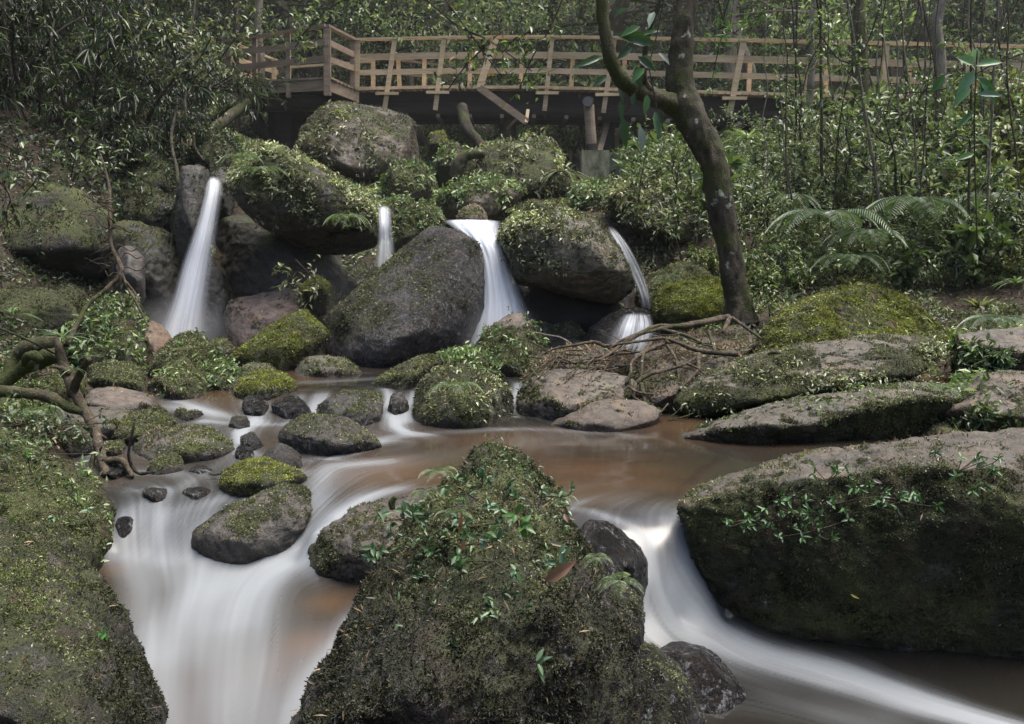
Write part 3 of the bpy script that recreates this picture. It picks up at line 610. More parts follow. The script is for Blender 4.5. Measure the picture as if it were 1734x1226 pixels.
rock([(1095, 1105), (1160, 1083), (1215, 1108), (1250, 1150), (1290, 1190), (1250, 1240), (1120, 1240)], 3.75, .25, "wet grey rock at the foot of the right chute, lapped by white water", moss=.0, tint=(.07, .065, .065), wet=1, amp=.08, p=8, sub=6)
rock([(1050, 1150), (1085, 1105), (1130, 1110), (1175, 1150), (1200, 1200), (1195, 1290), (1030, 1290)], 3.3, .25, "glistening dark rock at the bottom edge between the pointed boulder and the chute", moss=.22, tint=DARK, wet=.9, amp=.09, p=7, sub=6, tuft=2500)
rock([(515, 945), (545, 910), (590, 870), (640, 850), (720, 840), (790, 850), (800, 960), (640, 965), (570, 955)], 4.45, .3, "low dark rock behind the left flank of the pointed boulder, bare on top", moss=.42, tint=(.11, .095, .085), amp=.07, p=6, flat=.5, tuft=6000, litter=60, sub=6)
# --- rapids
rock([(328, 915), (335, 890), (370, 868), (440, 845), (490, 820), (522, 815), (535, 840), (528, 870), (500, 905), (450, 925), (400, 945), (345, 935)], 4.85, .22, "dark speckled rock slanting across the middle of the left rapids", moss=.32, tint=(.10, .092, .085), amp=.05, p=8, slope=.2, tuft=5500, sub=6)
rock([(372, 812), (395, 790), (430, 778), (480, 778), (522, 800), (470, 822), (440, 838), (390, 832)], 5.2, .2, "low round rock topped with bright green moss in the rapids", moss=.85, tint=MID, amp=.06, tuft=6000, mossC=BRIGHTMOSS, p=6)
rock([(438, 775), (462, 755), (480, 752), (506, 772), (508, 790), (450, 790)], 5.5, .15, "small black pyramid-shaped rock behind the bright mossy one", moss=.0, tint=DARK, wet=.3, amp=.08, p=10)
rock([(404, 745), (412, 733), (430, 735), (446, 755), (430, 762), (410, 758)], 6.0, .09, "tiny dark rock poking out of the rapids", moss=.1, tint=DARK, wet=.4, amp=.1)
rock([(228, 760), (240, 735), (285, 720), (335, 718), (380, 742), (392, 760), (350, 778), (260, 782)], 5.7, .28, "grey rock with patchy moss and stuck leaves, left of the rapids", moss=.45, tint=(.19, .17, .16), amp=.08, tuft=4500, litter=90, p=6)
rock([(178, 735), (195, 712), (250, 702), (275, 690), (292, 712), (285, 735), (220, 752)], 6.1, .2, "two-humped mossy rock beside the foot of the bare branch", moss=.6, tint=MID, amp=.10, tuft=4500, p=6)
rock([(245, 795), (260, 778), (290, 770), (318, 785), (300, 798), (262, 802)], 5.35, .1, "small speckled rock just below the grey patchy one", moss=.35, tint=MID, tuft=1200)
rock([(318, 796), (330, 785), (352, 790), (362, 798), (340, 802)], 5.2, .06, "sliver of grey stone awash among the rapids", moss=0, tint=GREY, wet=.5)
rock([(308, 836), (318, 826), (350, 824), (362, 834), (340, 842), (318, 842)], 5.0, .07, "smooth pebble glazed by water in the left rapids", moss=-.2, tint=GREY, wet=1, p=4)
rock([(196, 890), (202, 876), (220, 876), (226, 895), (215, 908), (200, 905)], 4.75, .06, "rounded stone sheathed in water near the left bank", moss=-.2, tint=DARK, wet=1, p=4)
rock([(66, 715), (80, 695), (150, 690), (235, 700), (240, 722), (180, 732), (90, 730)], 6.45, .3, "flat dark slab behind the foot of the bare branch", moss=.35, tint=MID, amp=.05, tuft=3500, flat=.6)
rock([(104, 752), (112, 732), (135, 725), (158, 745), (160, 762), (110, 762)], 6.0, .12, "small dark mossy stone in the side channel on the left", moss=.4, tint=DARK, tuft=1500)
rock([(80, 830), (95, 800), (135, 790), (165, 815), (176, 840), (140, 850), (90, 850)], 4.9, .18, "mossy stone at the water's edge next to the upper bank rock", moss=.6, tint=MID, tuft=3500, leaf=250, leafL=.04)
rock([(468, 735), (478, 715), (520, 706), (575, 708), (615, 725), (648, 742), (610, 758), (560, 768), (500, 762)], 5.95, .25, "flat dark rock lying at the left end of the brown pool", moss=.25, tint=(.075, .066, .06), wet=.25, amp=.05, tuft=2500, litter=25, sub=6)
rock([(540, 700), (548, 675), (580, 664), (635, 666), (650, 680), (652, 705), (630, 722), (560, 720)], 6.5, .22, "blocky dark rock beside the small middle cascade", moss=.15, tint=DARK, wet=.3, amp=.06, tuft=2000, p=10)
rock([(655, 690), (660, 668), (680, 665), (690, 680), (684, 700), (665, 702)], 6.7, .08, "tiny wet stone inside the small middle cascade", moss=.0, tint=GREY, wet=.8)
rock([(405, 692), (412, 672), (440, 670), (452, 685), (448, 700), (415, 702)], 6.75, .12, "wet dark stone at the left end of the little stepped cascade", moss=.1, tint=DARK, wet=.8)
rock([(460, 688), (470, 670), (510, 672), (525, 690), (518, 704), (470, 704)], 6.75, .13, "wet dark stone in the middle of the little stepped cascade", moss=.1, tint=DARK, wet=.8)
rock([(165, 800), (180, 785), (215, 788), (222, 802), (190, 810)], 5.2, .1, "dark angular stone trapped under the bare branch's foot", moss=.1, tint=DARK, wet=.4, p=12, amp=.1)
rock([(385, 722), (395, 705), (418, 706), (422, 722), (400, 728)], 6.3, .08, "little angular stone in the middle of the upper rapids", moss=.2, tint=MID, wet=.4, p=12, amp=.1)
rock([(292, 705), (305, 692), (335, 694), (345, 706), (318, 712)], 6.4, .1, "low wet stone breaking the flow above the grey patchy rock", moss=.3, tint=MID, wet=.4, p=12, amp=.1, tuft=300)
rock([(395, 770), (405, 757), (428, 760), (430, 774), (412, 778)], 5.7, .08, "sharp wet stone left of the black pyramid-shaped one", moss=.05, tint=DARK, wet=.6, p=14, amp=.1)
rock([(236, 838), (250, 825), (278, 828), (284, 842), (258, 850)], 5.0, .07, "half-drowned grey stone above the left drop", moss=0, tint=GREY, wet=.9, p=10, amp=.1)
rock([(170, 765), (178, 750), (205, 748), (214, 764), (190, 772)], 5.6, .1, "mossy stone pressed against the stem of the bare branch", moss=.5, tint=MID, p=12, amp=.1, tuft=700)
# --- middle
rock([(705, 705), (710, 665), (722, 635), (755, 615), (795, 618), (835, 640), (865, 668), (868, 690), (850, 712), (780, 720), (720, 716)], 6.55, .35, "leafy mossy boulder standing alone at the far edge of the brown pool", moss=.7, tint=GREY, amp=.05, tuft=9000, leaf=450, leafL=.03, leafC=PALELEAF, litter=40, sub=6, p=8, leafz=lambda V, N: (V[:, 0] > -.62) * 1. * smooth(-.2, .3, N[:, 2]))
rock([(628, 650), (660, 625), (700, 608), (738, 600), (745, 615), (725, 640), (700, 655), (665, 660)], 7.4, .2, "long low mossy rock pointing toward the leafy boulder", moss=.55, tint=MID, amp=.05, tuft=4000)
rock([(740, 610), (760, 590), (800, 590), (830, 605), (840, 640), (780, 650), (740, 640)], 7.3, .25, "bushy green hump just behind the leafy boulder", moss=.8, tint=MID, tuft=4500, leaf=900, leafL=.05)
rock([(798, 600), (820, 570), (855, 540), (880, 532), (895, 550), (905, 570), (930, 590), (915, 625), (850, 640), (805, 630)], 7.9, .3, "mossy boulder at the foot of the broad waterfall, with a bare ridged tip", moss=.65, tint=(.16, .13, .115), amp=.05, tuft=7000, leaf=500, leafL=.045, sub=6, mfun=lambda V, N: -.8 * smooth(.50, .56, V[:, 2]))
rock([(898, 570), (905, 548), (925, 545), (945, 560), (950, 585), (910, 590)], 8.5, .15, "small smooth rock right of the ridged mossy boulder", moss=.4, tint=GREY, tuft=1000)
rock([(930, 580), (938, 552), (965, 545), (990, 560), (992, 585), (950, 595)], 8.6, .15, "second smooth rock beside the dark hollow", moss=.35, tint=MID, tuft=1000)
rock([(925, 600), (930, 580), (965, 572), (1000, 582), (1000, 600)], 8.2, .12, "low dark stone crossed by a pale twig near the roots", moss=.15, tint=DARK)
rock([(882, 690), (884, 655), (905, 632), (950, 625), (1020, 622), (1075, 638), (1085, 665), (1060, 690), (1000, 700), (930, 712), (890, 702)], 6.85, .35, "smooth brown rock with a bare top below the tangled roots", moss=.45, tint=(.14, .118, .098), amp=.06, tuft=5000, litter=60, sub=6, p=7, flat=1.0)
rock([(940, 716), (975, 698), (1010, 680), (1065, 676), (1110, 690), (1130, 705), (1090, 716), (1025, 730), (970, 724)], 6.45, .25, "low flat reddish stone shelf at the edge of the brown pool", moss=.2, tint=(.125, .10, .08), amp=.05, tuft=1500, litter=80, flat=1.0)
rock([(378, 605), (395, 590), (440, 560), (490, 532), (530, 522), (545, 540), (555, 568), (545, 590), (510, 612), (470, 628), (430, 625)], 7.5, .25, "tilted block covered in yellow-green moss, lower end in the water", moss=.85, tint=GREY, amp=.05, tuft=9000, mossC=BRIGHTMOSS, litter=20, sub=6, p=12, slope=.1)
rock([(245, 632), (265, 605), (300, 570), (325, 560), (345, 568), (368, 590), (372, 605), (340, 625), (280, 640)], 7.8, .3, "ridge-topped mossy boulder below the left waterfall", moss=.6, tint=(.18, .15, .13), amp=.05, tuft=6000, leaf=120, leafL=.05, sub=6, p=9)
rock([(352, 590), (365, 572), (385, 575), (398, 595), (370, 605)], 8.4, .15, "small green stone tucked behind the ridge-topped boulder", moss=.6, tint=MID, tuft=1000)
rock([(250, 668), (255, 640), (290, 620), (320, 615), (345, 630), (352, 655), (340, 668), (290, 672)], 7.1, .25, "mossy rock with a reddish bare patch at the back of the rapids", moss=.6, tint=RED, amp=.07, tuft=5000, leaf=200, leafL=.04)
rock([(338, 650), (345, 620), (370, 608), (395, 618), (405, 645), (380, 660)], 7.25, .2, "bushy little rock overgrown with leaves next to the reddish patched rock", moss=.7, tint=MID, tuft=2500, leaf=700, leafL=.04)
rock([(402, 668), (405, 640), (425, 625), (465, 625), (495, 645), (508, 660), (480, 665), (430, 676)], 7.0, .22, "mossy rock directly under the tilted block", moss=.65, tint=MID, amp=.07, tuft=5000, mossC=BRIGHTMOSS)
rock([(398, 632), (420, 616), (455, 618), (465, 632), (430, 640)], 7.35, .12, "flat stone squeezed beneath the tilted block", moss=.3, tint=GREY, tuft=900)
rock([(370, 658), (378, 642), (405, 640), (412, 655), (398, 664)], 7.0, .08, "little dark stone left of the mossy rock under the tilted block", moss=.2, tint=DARK, tuft=400)
rock([(500, 632), (510, 610), (545, 603), (590, 610), (615, 630), (560, 638)], 7.9, .2, "flat mossy rock behind the calm upper pool", moss=.5, tint=MID, tuft=2500, flat=.5)
rock([(540, 590), (543, 545), (562, 515), (612, 470), (662, 432), (705, 400), (745, 388), (785, 390), (808, 410), (815, 460), (812, 520), (795, 575), (760, 600), (700, 618), (640, 625), (580, 615)], 8.7, .5, "biggest boulder, wet and glistening, left of the broad waterfall", moss=.40, tint=(.15, .145, .15), wet=.8, amp=.035, p=9, sub=7, slope=.5, tuft=11000, leaf=0, leafC=PALELEAF,
     mfun=lambda V, N: -.22 * smooth(-1.15, -.75, V[:, 0] + .1 * V[:, 2]) + .35 * smooth(-1.0, -1.5, V[:, 0]) - .5 * smooth(.55, .3, V[:, 2]))
rock([(838, 420), (838, 380), (855, 345), (885, 322), (925, 338), (975, 352), (1010, 372), (1045, 420), (1075, 470), (1092, 505), (1070, 522), (1030, 515), (985, 490), (930, 470), (880, 480), (852, 455)], 9.15, .55, "great slanting boulder right of the broad waterfall, plants hanging off its front", moss=.48, tint=(.20, .19, .15), amp=.04, p=9, sub=7, slope=-.1, tuft=12000, leaf=2800, leafL=.038, leafC=PALELEAF, litter=220, sink=.0,
     leafz=lambda V, N: smooth(-.6, .0, N[:, 2]) * smooth(.75, .35, V[:, 0]))
rock([(860, 480), (900, 440), (1000, 430), (1090, 480), (1110, 540), (1080, 600), (870, 600)], 9.75, .3, "dark hollow rock in the shadow under the slanting boulder", moss=.0, tint=(.03, .028, .026), wet=.3, amp=.05, p=7)  # near-black tint paints the shade of the cave behind the boulder
rock([(984, 590), (1005, 555), (1035, 530), (1070, 520), (1100, 530), (1115, 555), (1115, 590), (1040, 605)], 8.55, .25, "round wet rock with water strands running over it", moss=.0, tint=DARK, wet=1, amp=.06, sub=6)
rock([(1082, 540), (1084, 490), (1105, 465), (1150, 450), (1195, 450), (1220, 470), (1215, 520), (1130, 555)], 8.9, .3, "dark green mossy boulder half hidden behind the bright cushion of moss", moss=.75, tint=MID, amp=.05, tuft=6500, sub=6)
rock([(1110, 535), (1115, 500), (1135, 482), (1180, 473), (1235, 475), (1255, 500), (1250, 540), (1200, 552), (1130, 555)], 8.35, .35, "rounded boulder fully cushioned in bright green moss beside the leaning trunk", moss=1.0, tint=MID, amp=.04, tuft=20000, tuftL=.024, mossC=BRIGHTMOSS, sub=6, p=6)
rock([(372, 330), (378, 290), (400, 258), (450, 245), (510, 270), (580, 305), (640, 360), (648, 400), (620, 430), (560, 440), (500, 420), (430, 385)], 9.7, .55, "big overhanging boulder left of centre, smothered in ferns and small leaves", moss=.75, tint=(.12, .11, .10), amp=.05, sub=7, p=8, slope=-.2, sink=0, tuft=11000, leaf=11000, leafL=.040, leafC=PALELEAF, leafz=lambda V, N: smooth(-.55, .0, N[:, 2]), hang=1.5)
rock([(352, 470), (362, 370), (400, 345), (480, 375), (560, 420), (600, 470), (590, 530), (470, 560), (370, 540)], 10.4, .5, "dark shadowed boulder underneath the leafy overhang", moss=.35, tint=(.04, .038, .034), amp=.06, sub=6)  # tint kept near black so the undercut's shade is in the colour
rock([(378, 535), (385, 510), (430, 498), (505, 490), (540, 498), (545, 530), (520, 565), (440, 585), (395, 580)], 8.9, .4, "flat-topped brown rock behind the tilted block", moss=.30, tint=(.16, .12, .11), amp=.05, p=9, flat=.9, tuft=2200, litter=40, sub=6)
rock([(480, 545), (490, 510), (530, 492), (580, 490), (605, 500), (570, 535), (520, 560)], 8.7, .25, "wedge-shaped mossy rock leaning on the biggest boulder", moss=.55, tint=GREY, tuft=3500)
rock([(505, 495), (515, 475), (540, 468), (558, 482), (555, 497), (525, 500)], 9.0, .15, "small round mossy knob above the wedge-shaped rock", moss=.9, tint=MID, tuft=2000, mossC=BRIGHTMOSS)
rock([(583, 480), (588, 455), (605, 442), (630, 442), (642, 455), (620, 480), (600, 495)], 9.3, .2, "round speckled stone under the narrow waterfall", moss=.35, tint=MID, wet=.2, tuft=1200)
rock([(660, 420), (665, 385), (690, 350), (715, 340), (745, 362), (760, 382), (720, 392), (690, 410)], 9.6, .3, "leafy rock between the narrow and the broad waterfall", moss=.65, tint=MID, tuft=4500, leaf=700, leafL=.045, sub=6)
rock([(640, 350), (650, 338), (690, 333), (700, 350), (690, 385), (668, 400), (664, 370)], 10.0, .3, "brown rock at the lip of the narrow waterfall", moss=.45, tint=WARM, tuft=1800, leaf=300, leafL=.05)
rock([(772, 368), (780, 352), (805, 345), (822, 355), (828, 372), (800, 378)], 10.0, .2, "small reddish rock at the top of the broad waterfall", moss=.25, tint=RED, tuft=600)
rock([(500, 215), (505, 182), (560, 176), (640, 180), (690, 195), (715, 225), (725, 280), (715, 330), (660, 348), (590, 335), (540, 290), (505, 250)], 14.0, .9, "massive brown boulder under the left end of the footbridge", moss=.30, tint=(.12, .095, .078), amp=.05, sub=7, p=9, tuft=3500, leaf=1100, leafL=.07, leafC=PALELEAF, leafz=lambda V, N: smooth(-.7, -.3, N[:, 2]) * smooth(.15, .3, fbm(V * .9, 2, 3) + .15))
rock([(645, 330), (648, 295), (670, 275), (705, 270), (728, 290), (732, 325), (700, 340)], 12.6, .4, "mossy rock leaning against the massive brown boulder", moss=.6, tint=WARM, tuft=2500, leaf=700, leafL=.06)
rock([(740, 345), (745, 322), (790, 300), (850, 300), (900, 320), (860, 350), (790, 372)], 11.0, .4, "brown mossy rock above the broad waterfall", moss=.5, tint=WARM, tuft=3000, leaf=900, leafL=.06, litter=60)
rock([(790, 330), (800, 270), (850, 228), (900, 225), (945, 250), (965, 300), (960, 335), (880, 345)], 13.2, .8, "bushy green mound under the middle of the footbridge", moss=.75, tint=WARM, tuft=4000, leaf=2300, leafL=.075, sub=6, leafC=PALELEAF, cat="mound", name="mossy_mound")
rock([(735, 290), (740, 262), (765, 240), (790, 250), (790, 275), (765, 295)], 14.2, .35, "moss-covered stone left of the bushy mound", moss=.85, tint=MID, tuft=1500, leaf=400, leafL=.07)
rock([(722, 245), (728, 225), (752, 222), (760, 238), (745, 250)], 16, .3, "green stone far back by the little stairs", moss=1, tint=MID, tuft=500, mossC=BRIGHTMOSS)
rock([(962, 350), (968, 322), (1000, 308), (1025, 315), (1035, 345), (1020, 362)], 11.5, .35, "leafy rock below the concrete footing", moss=.7, tint=MID, tuft=2000, leaf=1200, leafL=.06)
rock([(1030, 370), (1035, 325), (1070, 308), (1130, 305), (1190, 320), (1215, 350), (1220, 400), (1195, 440), (1140, 415), (1080, 400)], 10.4, .5, "shaggy boulder with dry leaves left of the leaning trunk", moss=.6, tint=MID, amp=.06, tuft=5500, leaf=3200, leafL=.055, leafC=PALELEAF, litter=250, sub=6, sink=.1, hang=1.5)
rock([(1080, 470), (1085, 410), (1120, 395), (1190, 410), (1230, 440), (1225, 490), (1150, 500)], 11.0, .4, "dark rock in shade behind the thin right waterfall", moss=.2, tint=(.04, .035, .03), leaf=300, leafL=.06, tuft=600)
# --- right slabs
rock([(1118, 690), (1135, 660), (1190, 628), (1280, 602), (1380, 590), (1450, 572), (1520, 562), (1590, 572), (1618, 598), (1605, 630), (1520, 640), (1420, 668), (1340, 690), (1240, 705), (1150, 722)], 6.85, .45, "long upper rock ledge on the right bank, its front hung with pale green plants", moss=.85, tint=(.12, .108, .09), amp=.05, p=7, sub=7, slope=.3, auto=False, sink=.05, tuft=16000, leaf=2200, leafL=.030, leafC=PALELEAF, flat=.75, leafz=lambda V, N: smooth(-.45, -.1, N[:, 2]) * smooth(.9, .5, N[:, 2]), hang=1.2,
     extra=[(1520, 568, 7.6), (1300, 602, 7.4)])
rock([(1140, 742), (1200, 725), (1300, 705), (1400, 675), (1480, 655), (1560, 640), (1620, 640), (1650, 680), (1600, 715), (1540, 735), (1460, 752), (1330, 756), (1200, 750)], 6.08, .4, "long lower rock ledge tapering into the brown pool on the right", moss=.72, tint=(.11, .10, .082), amp=.05, p=7, sub=7, slope=.3, auto=False, sink=.2, tuft=13000, leaf=500, leafL=.035, flat=1.0)
rock([(1575, 690), (1600, 655), (1650, 638), (1734, 632), (1850, 640), (1850, 730), (1734, 722), (1640, 722)], 6.15, .35, "leafy rock at the right edge with a bare reddish top", moss=.6, tint=(.13, .105, .085), amp=.06, sub=6, auto=False, tuft=4500, leaf=3000, leafL=.06, flat=.8, leafz=lambda V, N: smooth(-.4, -.1, N[:, 2]) * smooth(.85, .5, N[:, 2]))
rock([(1565, 735), (1575, 715), (1600, 704), (1632, 712), (1642, 738), (1600, 745)], 5.95, .15, "small plain brown stone on the red sand at the right", moss=.3, tint=BROWN, tuft=900, litter=10)
rock([(1608, 600), (1612, 572), (1660, 562), (1734, 556), (1850, 560), (1850, 630), (1734, 632), (1625, 630)], 7.3, .35, "flat-topped rock at the right edge with upright grassy plants in front", moss=.5, tint=(.13, .115, .095), amp=.05, sub=6, tuft=3000, leaf=1800, leafL=.06, flat=1.0, leafz=lambda V, N: smooth(-.5, -.1, N[:, 2]) * smooth(.8, .5, N[:, 2]))
rock([(1270, 580), (1310, 540), (1370, 505), (1430, 485), (1500, 488), (1560, 515), (1610, 550), (1630, 590), (1500, 620), (1300, 630)], 8.3, .5, "broad mound of bright green moss sloping above the upper ledge", moss=1.0, tint=WARM, amp=.05, sub=7, p=5, slope=-.9, tuftL=.024, tuft=26000, mossC=BRIGHTMOSS + [(.16, .17, .07)], litter=200, leaf=700, leafL=.03, cat="mound", name="mossy_mound", leafC=BRIGHTMOSS + PALELEAF)
rock([(1050, 640), (1080, 590), (1130, 568), (1200, 552), (1262, 545), (1300, 572), (1262, 612), (1180, 650), (1120, 700), (1085, 706), (1062, 680)], 7.45, .3, "brown earth bank under the tangled roots, thick with dead leaves", moss=.15, tint=(.075, .055, .04), amp=.08, sub=6, auto=False, slope=2.6, tuft=2500, litter=3200, leaf=500, leafL=.035, name="earth_bank", cat="earth bank", p=4)
rock([(885, 640), (900, 610), (945, 592), (1010, 582), (1080, 582), (1080, 612), (1040, 630), (950, 640)], 7.5, .25, "low bank of twigs and dry leaves beside the mossy boulder's foot", moss=.15, tint=(.075, .055, .04), amp=.08, sub=6, auto=False, slope=1.2, tuft=1500, litter=2600, leaf=300, leafL=.03, name="earth_bank", cat="earth bank", p=4)
# --- left bank
rock([(112, 590), (118, 535), (150, 502), (205, 498), (232, 525), (248, 580), (250, 620), (220, 632), (140, 620)], 7.9, .4, "squat boulder on the left bank capped with dark leaves", moss=.65, tint=(.16, .15, .12), amp=.05, sub=6, tuft=6500, leaf=1500, leafL=.05, p=8)
rock([(232, 560), (240, 542), (265, 548), (285, 575), (288, 600), (262, 630), (240, 620)], 8.4, .3, "tan rock right beside the foot of the left waterfall", moss=-.1, tint=(.24, .17, .12), amp=.06, wet=.3)
rock([(150, 655), (155, 622), (185, 612), (225, 618), (245, 645), (240, 662), (180, 665)], 7.2, .25, "low mound-shaped rock with olive moss in front of the squat boulder", moss=.75, tint=MID, tuft=4500)
rock([(130, 690), (150, 662), (200, 655), (250, 672), (262, 685), (200, 694)], 6.9, .3, "flat bare rock sheet at the left end of the rapids", moss=.2, tint=(.18, .15, .13), amp=.03, flat=.8, tuft=900, litter=50)
rock([(60, 665), (66, 640), (110, 630), (145, 645), (140, 668), (90, 675)], 6.8, .2, "green cushion stone behind the horizontal log", moss=.9, tint=MID, tuft=3000, mossC=MOSSC + MOSSG)
rock([(300, 300), (306, 278), (335, 274), (352, 285), (356, 330), (350, 390), (330, 440), (300, 450), (292, 380)], 9.9, .35, "upright dark column of rock beside the left waterfall", moss=.25, tint=(.05, .05, .045), amp=.03, p=12, sub=6, sink=.8, tuft=1200)
rock([(195, 460), (190, 430), (215, 415), (238, 435), (245, 470), (225, 490), (200, 485)], 9.0, .25, "pale rounded boss protruding from the dark cliff", moss=.1, tint=(.09, .085, .085), amp=.05)
CL = [([(-120, 250), (0, 180), (120, 170), (200, 200), (215, 300), (150, 360), (-120, 380)], 11.2, .8, "highest dark mossy ledge of the left cliff", .5),
      ([(200, 260), (215, 190), (245, 180), (268, 215), (260, 260), (225, 275)], 11.4, .5, "rounded shoulder of the cliff below the trees", .55),
      ([(195, 310), (210, 255), (250, 248), (300, 285), (305, 330), (250, 345)], 10.9, .5, "mossy step in the cliff above the pale boss", .6),
      ([(185, 380), (205, 295), (260, 300), (310, 345), (312, 400), (240, 420)], 10.5, .5, "sloping slab in the cliff next to the column", .55),
      ([(-120, 450), (-60, 330), (60, 300), (160, 320), (205, 380), (200, 440), (60, 470)], 10.0, .8, "wide bulging face of the cliff at the left edge", .65),
      ([(140, 480), (150, 390), (210, 370), (290, 400), (310, 460), (300, 540), (200, 545)], 9.7, .5, "shaded lower face of the cliff behind the pale boss", .4),
      ([(-120, 560), (-80, 490), (30, 480), (110, 495), (130, 530), (60, 570)], 8.8, .5, "green ledge low on the left behind the squat boulder", .85),
      ([(60, 530), (75, 488), (110, 480), (150, 500), (150, 540), (100, 545)], 8.6, .3, "bright mossy nose at the end of the low green ledge", .95),
      ([(320, 275), (330, 230), (370, 220), (405, 240), (410, 275), (370, 300)], 11.5, .5, "green mossy rock on top of the left waterfall", .95),
      ([(340, 330), (350, 285), (378, 280), (395, 310), (390, 350), (360, 350)], 10.7, .3, "dark round stone at the mouth of the left waterfall", .1),
      ([(300, 560), (345, 430), (380, 450), (395, 520), (385, 590), (320, 600)], 9.6, .3, "smooth dark wall behind the base of the left waterfall", .0),
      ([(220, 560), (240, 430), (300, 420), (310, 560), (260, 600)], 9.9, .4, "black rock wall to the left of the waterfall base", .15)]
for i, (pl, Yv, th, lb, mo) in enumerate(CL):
    rock(pl, Yv, th, lb, moss=mo - .1, tint=(.028, .028, .023) if mo < .9 else MID, amp=.07, sub=6, p=6, sink=.5, tuft=1500 + 3000 * (mo > .5), leaf=700 * (mo > .45) * (Yv > 9), leafL=.05, strata=.05, name="cliff_rock", cat="cliff rock", leafC=[(.03, .05, .024), (.055, .08, .04), (.10, .13, .08)], mossC=[tuple(.5 * v for v in c) for c in MOSSC])  # stone, leaf and moss colours darkened to put the cliff's shade in them
# ------------------------------------------------------------------ footbridge
bridge = empty("footbridge", U(925, 149, 18.2), "wooden footbridge with a lookout corner and pale timber railings, spanning above the falls", "footbridge")
BO = np.array(bridge.location[:])
ZB = {605: (18.3, 152), 745: (18.25, 149), 925: (18.2, 150), 1040: (17.8, 153), 1240: (17.2, 159), 1450: (16.9, 165), 1600: (16.6, 170), 1830: (16.1, 180)}
kx = sorted(ZB); 
def YB(x): return float(np.interp(x, kx, [ZB[k][0] for k in kx]))
def DB(x): return float(np.interp(x, kx, [ZB[k][1] for k in kx]))
def RB(x): return float(np.interp(x, [605, 750, 845, 930, 1035, 1255, 1500, 1734, 1830], [68, 64.5, 63, 63, 64.5, 69, 74, 79, 82]))
def Fz(P, dy=1.8): return P + np.array([0, dy, 0])
def wcol(r=.18): 
    v = 1 - r + 2 * r * random.random(); return (v, v * (1 - .03 * random.random()), v * (1 - .06 * random.random()))
def part(B, name, mat, parent=bridge):
    for i, v in enumerate(B.V): B.V[i] = v - BO
    o = obj(name, B.mesh(name, mat, flat=True), parent); return o
C1 = U(555, 133, 17.2); C2 = U(386, 141, 18.2); C0 = U(605, 154, 18.3)
zd = C0[2]
# deck planks of main run + lookout
B = Buf(); X0 = C0[0] - .1; X1 = U(1900, 181, 16.0)[0]; x = X0
def near(xw):
    # world x -> (Y,z) of the near deck edge
    pts = [U(k, DB(k), YB(k)) for k in kx]; xx = [p[0] for p in pts]
    return float(np.interp(xw, xx, [p[1] for p in pts])), float(np.interp(xw, xx, [p[2] for p in pts]))
while x < X1:
    Y0, z0 = near(x); w = .14
    bar(B, (x, Y0 - .06 - .03 * random.random(), z0 + random.uniform(-.004, .004)), (x, Y0 + 1.9, z0), w - .012, .035, C=wcol()); x += w
part(B, "deck", M_WOOD)
B = Buf(); C3 = C2 + np.array([1.0, 3.0, 0]); 
for t in np.linspace(0, 1, 22):
    a = C1 * (1 - t) + C2 * t; b = Fz(a, 2.2 + .6 * t) + np.array([1.1 * t + .4, 0, 0]); bar(B, a + np.array([0, -.08, 0]), b, .15, .035, C=wcol())
for t in np.linspace(.05, .95, 8):
    a = C1 * (1 - t) + C0 * t; bar(B, a + np.array([0, -.05, -.004]), a + np.array([0, 2.0, -.004]), .14, .03, C=wcol())
part(B, "lookout_deck", M_WOODG)
# fascia
for a, b in ((C2, C1), (C1, C0)):
    B = Buf(); bar(B, a + np.array([0, -.03, -.12]), b + np.array([0, -.03, -.12]), .05, .20, C=wcol()); part(B, "fascia_board", M_WOODG)
B = Buf()
for a, b in zip(kx[:-1], kx[1:]):
    p = U(a, DB(a), YB(a)); q = U(b, DB(b), YB(b)); bar(B, p + (0, .25, -.13), q + (0, .25, -.13), .05, .22, C=(.5, .5, .5))
part(B, "joist", M_LOG)
# log girders
for dy, dz in ((.35, -.36), (1.45, -.34)):
    B = Buf(); pts = [U(k, DB(k), YB(k)) + np.array([0, dy, dz]) for k in kx]; pts = [pts[0] + np.array([-.6, 0, .05])] + pts
    tube(B, pts, .17, 12, 3, C=(1, 1, 1), rough=.05); part(B, "log_girder", M_LOG)
B = Buf(); tube(B, [C2 + (.1, .4, -.36), C1 + (-.2, .5, -.36), C0 + (.1, .7, -.38)], .15, 12, 4, C=(1, 1, 1), rough=.05); part(B, "log_girder", M_LOG)
B = Buf(); tube(B, [C2 + (.5, 1.6, -.4), C0 + (.1, 2.0, -.4)], .15, 12, 4, C=(1, 1, 1), rough=.05); part(B, "log_girder", M_LOG)
for xw in np.arange(C0[0] + .3, X1, .62):
    Y0, z0 = near(xw); B = Buf(); bar(B, (xw, Y0 + .12, z0 - .50), (xw, Y0 + 1.6, z0 - .50), .07, .07, C=wcol()); part(B, "cross_joist", M_WOODG)
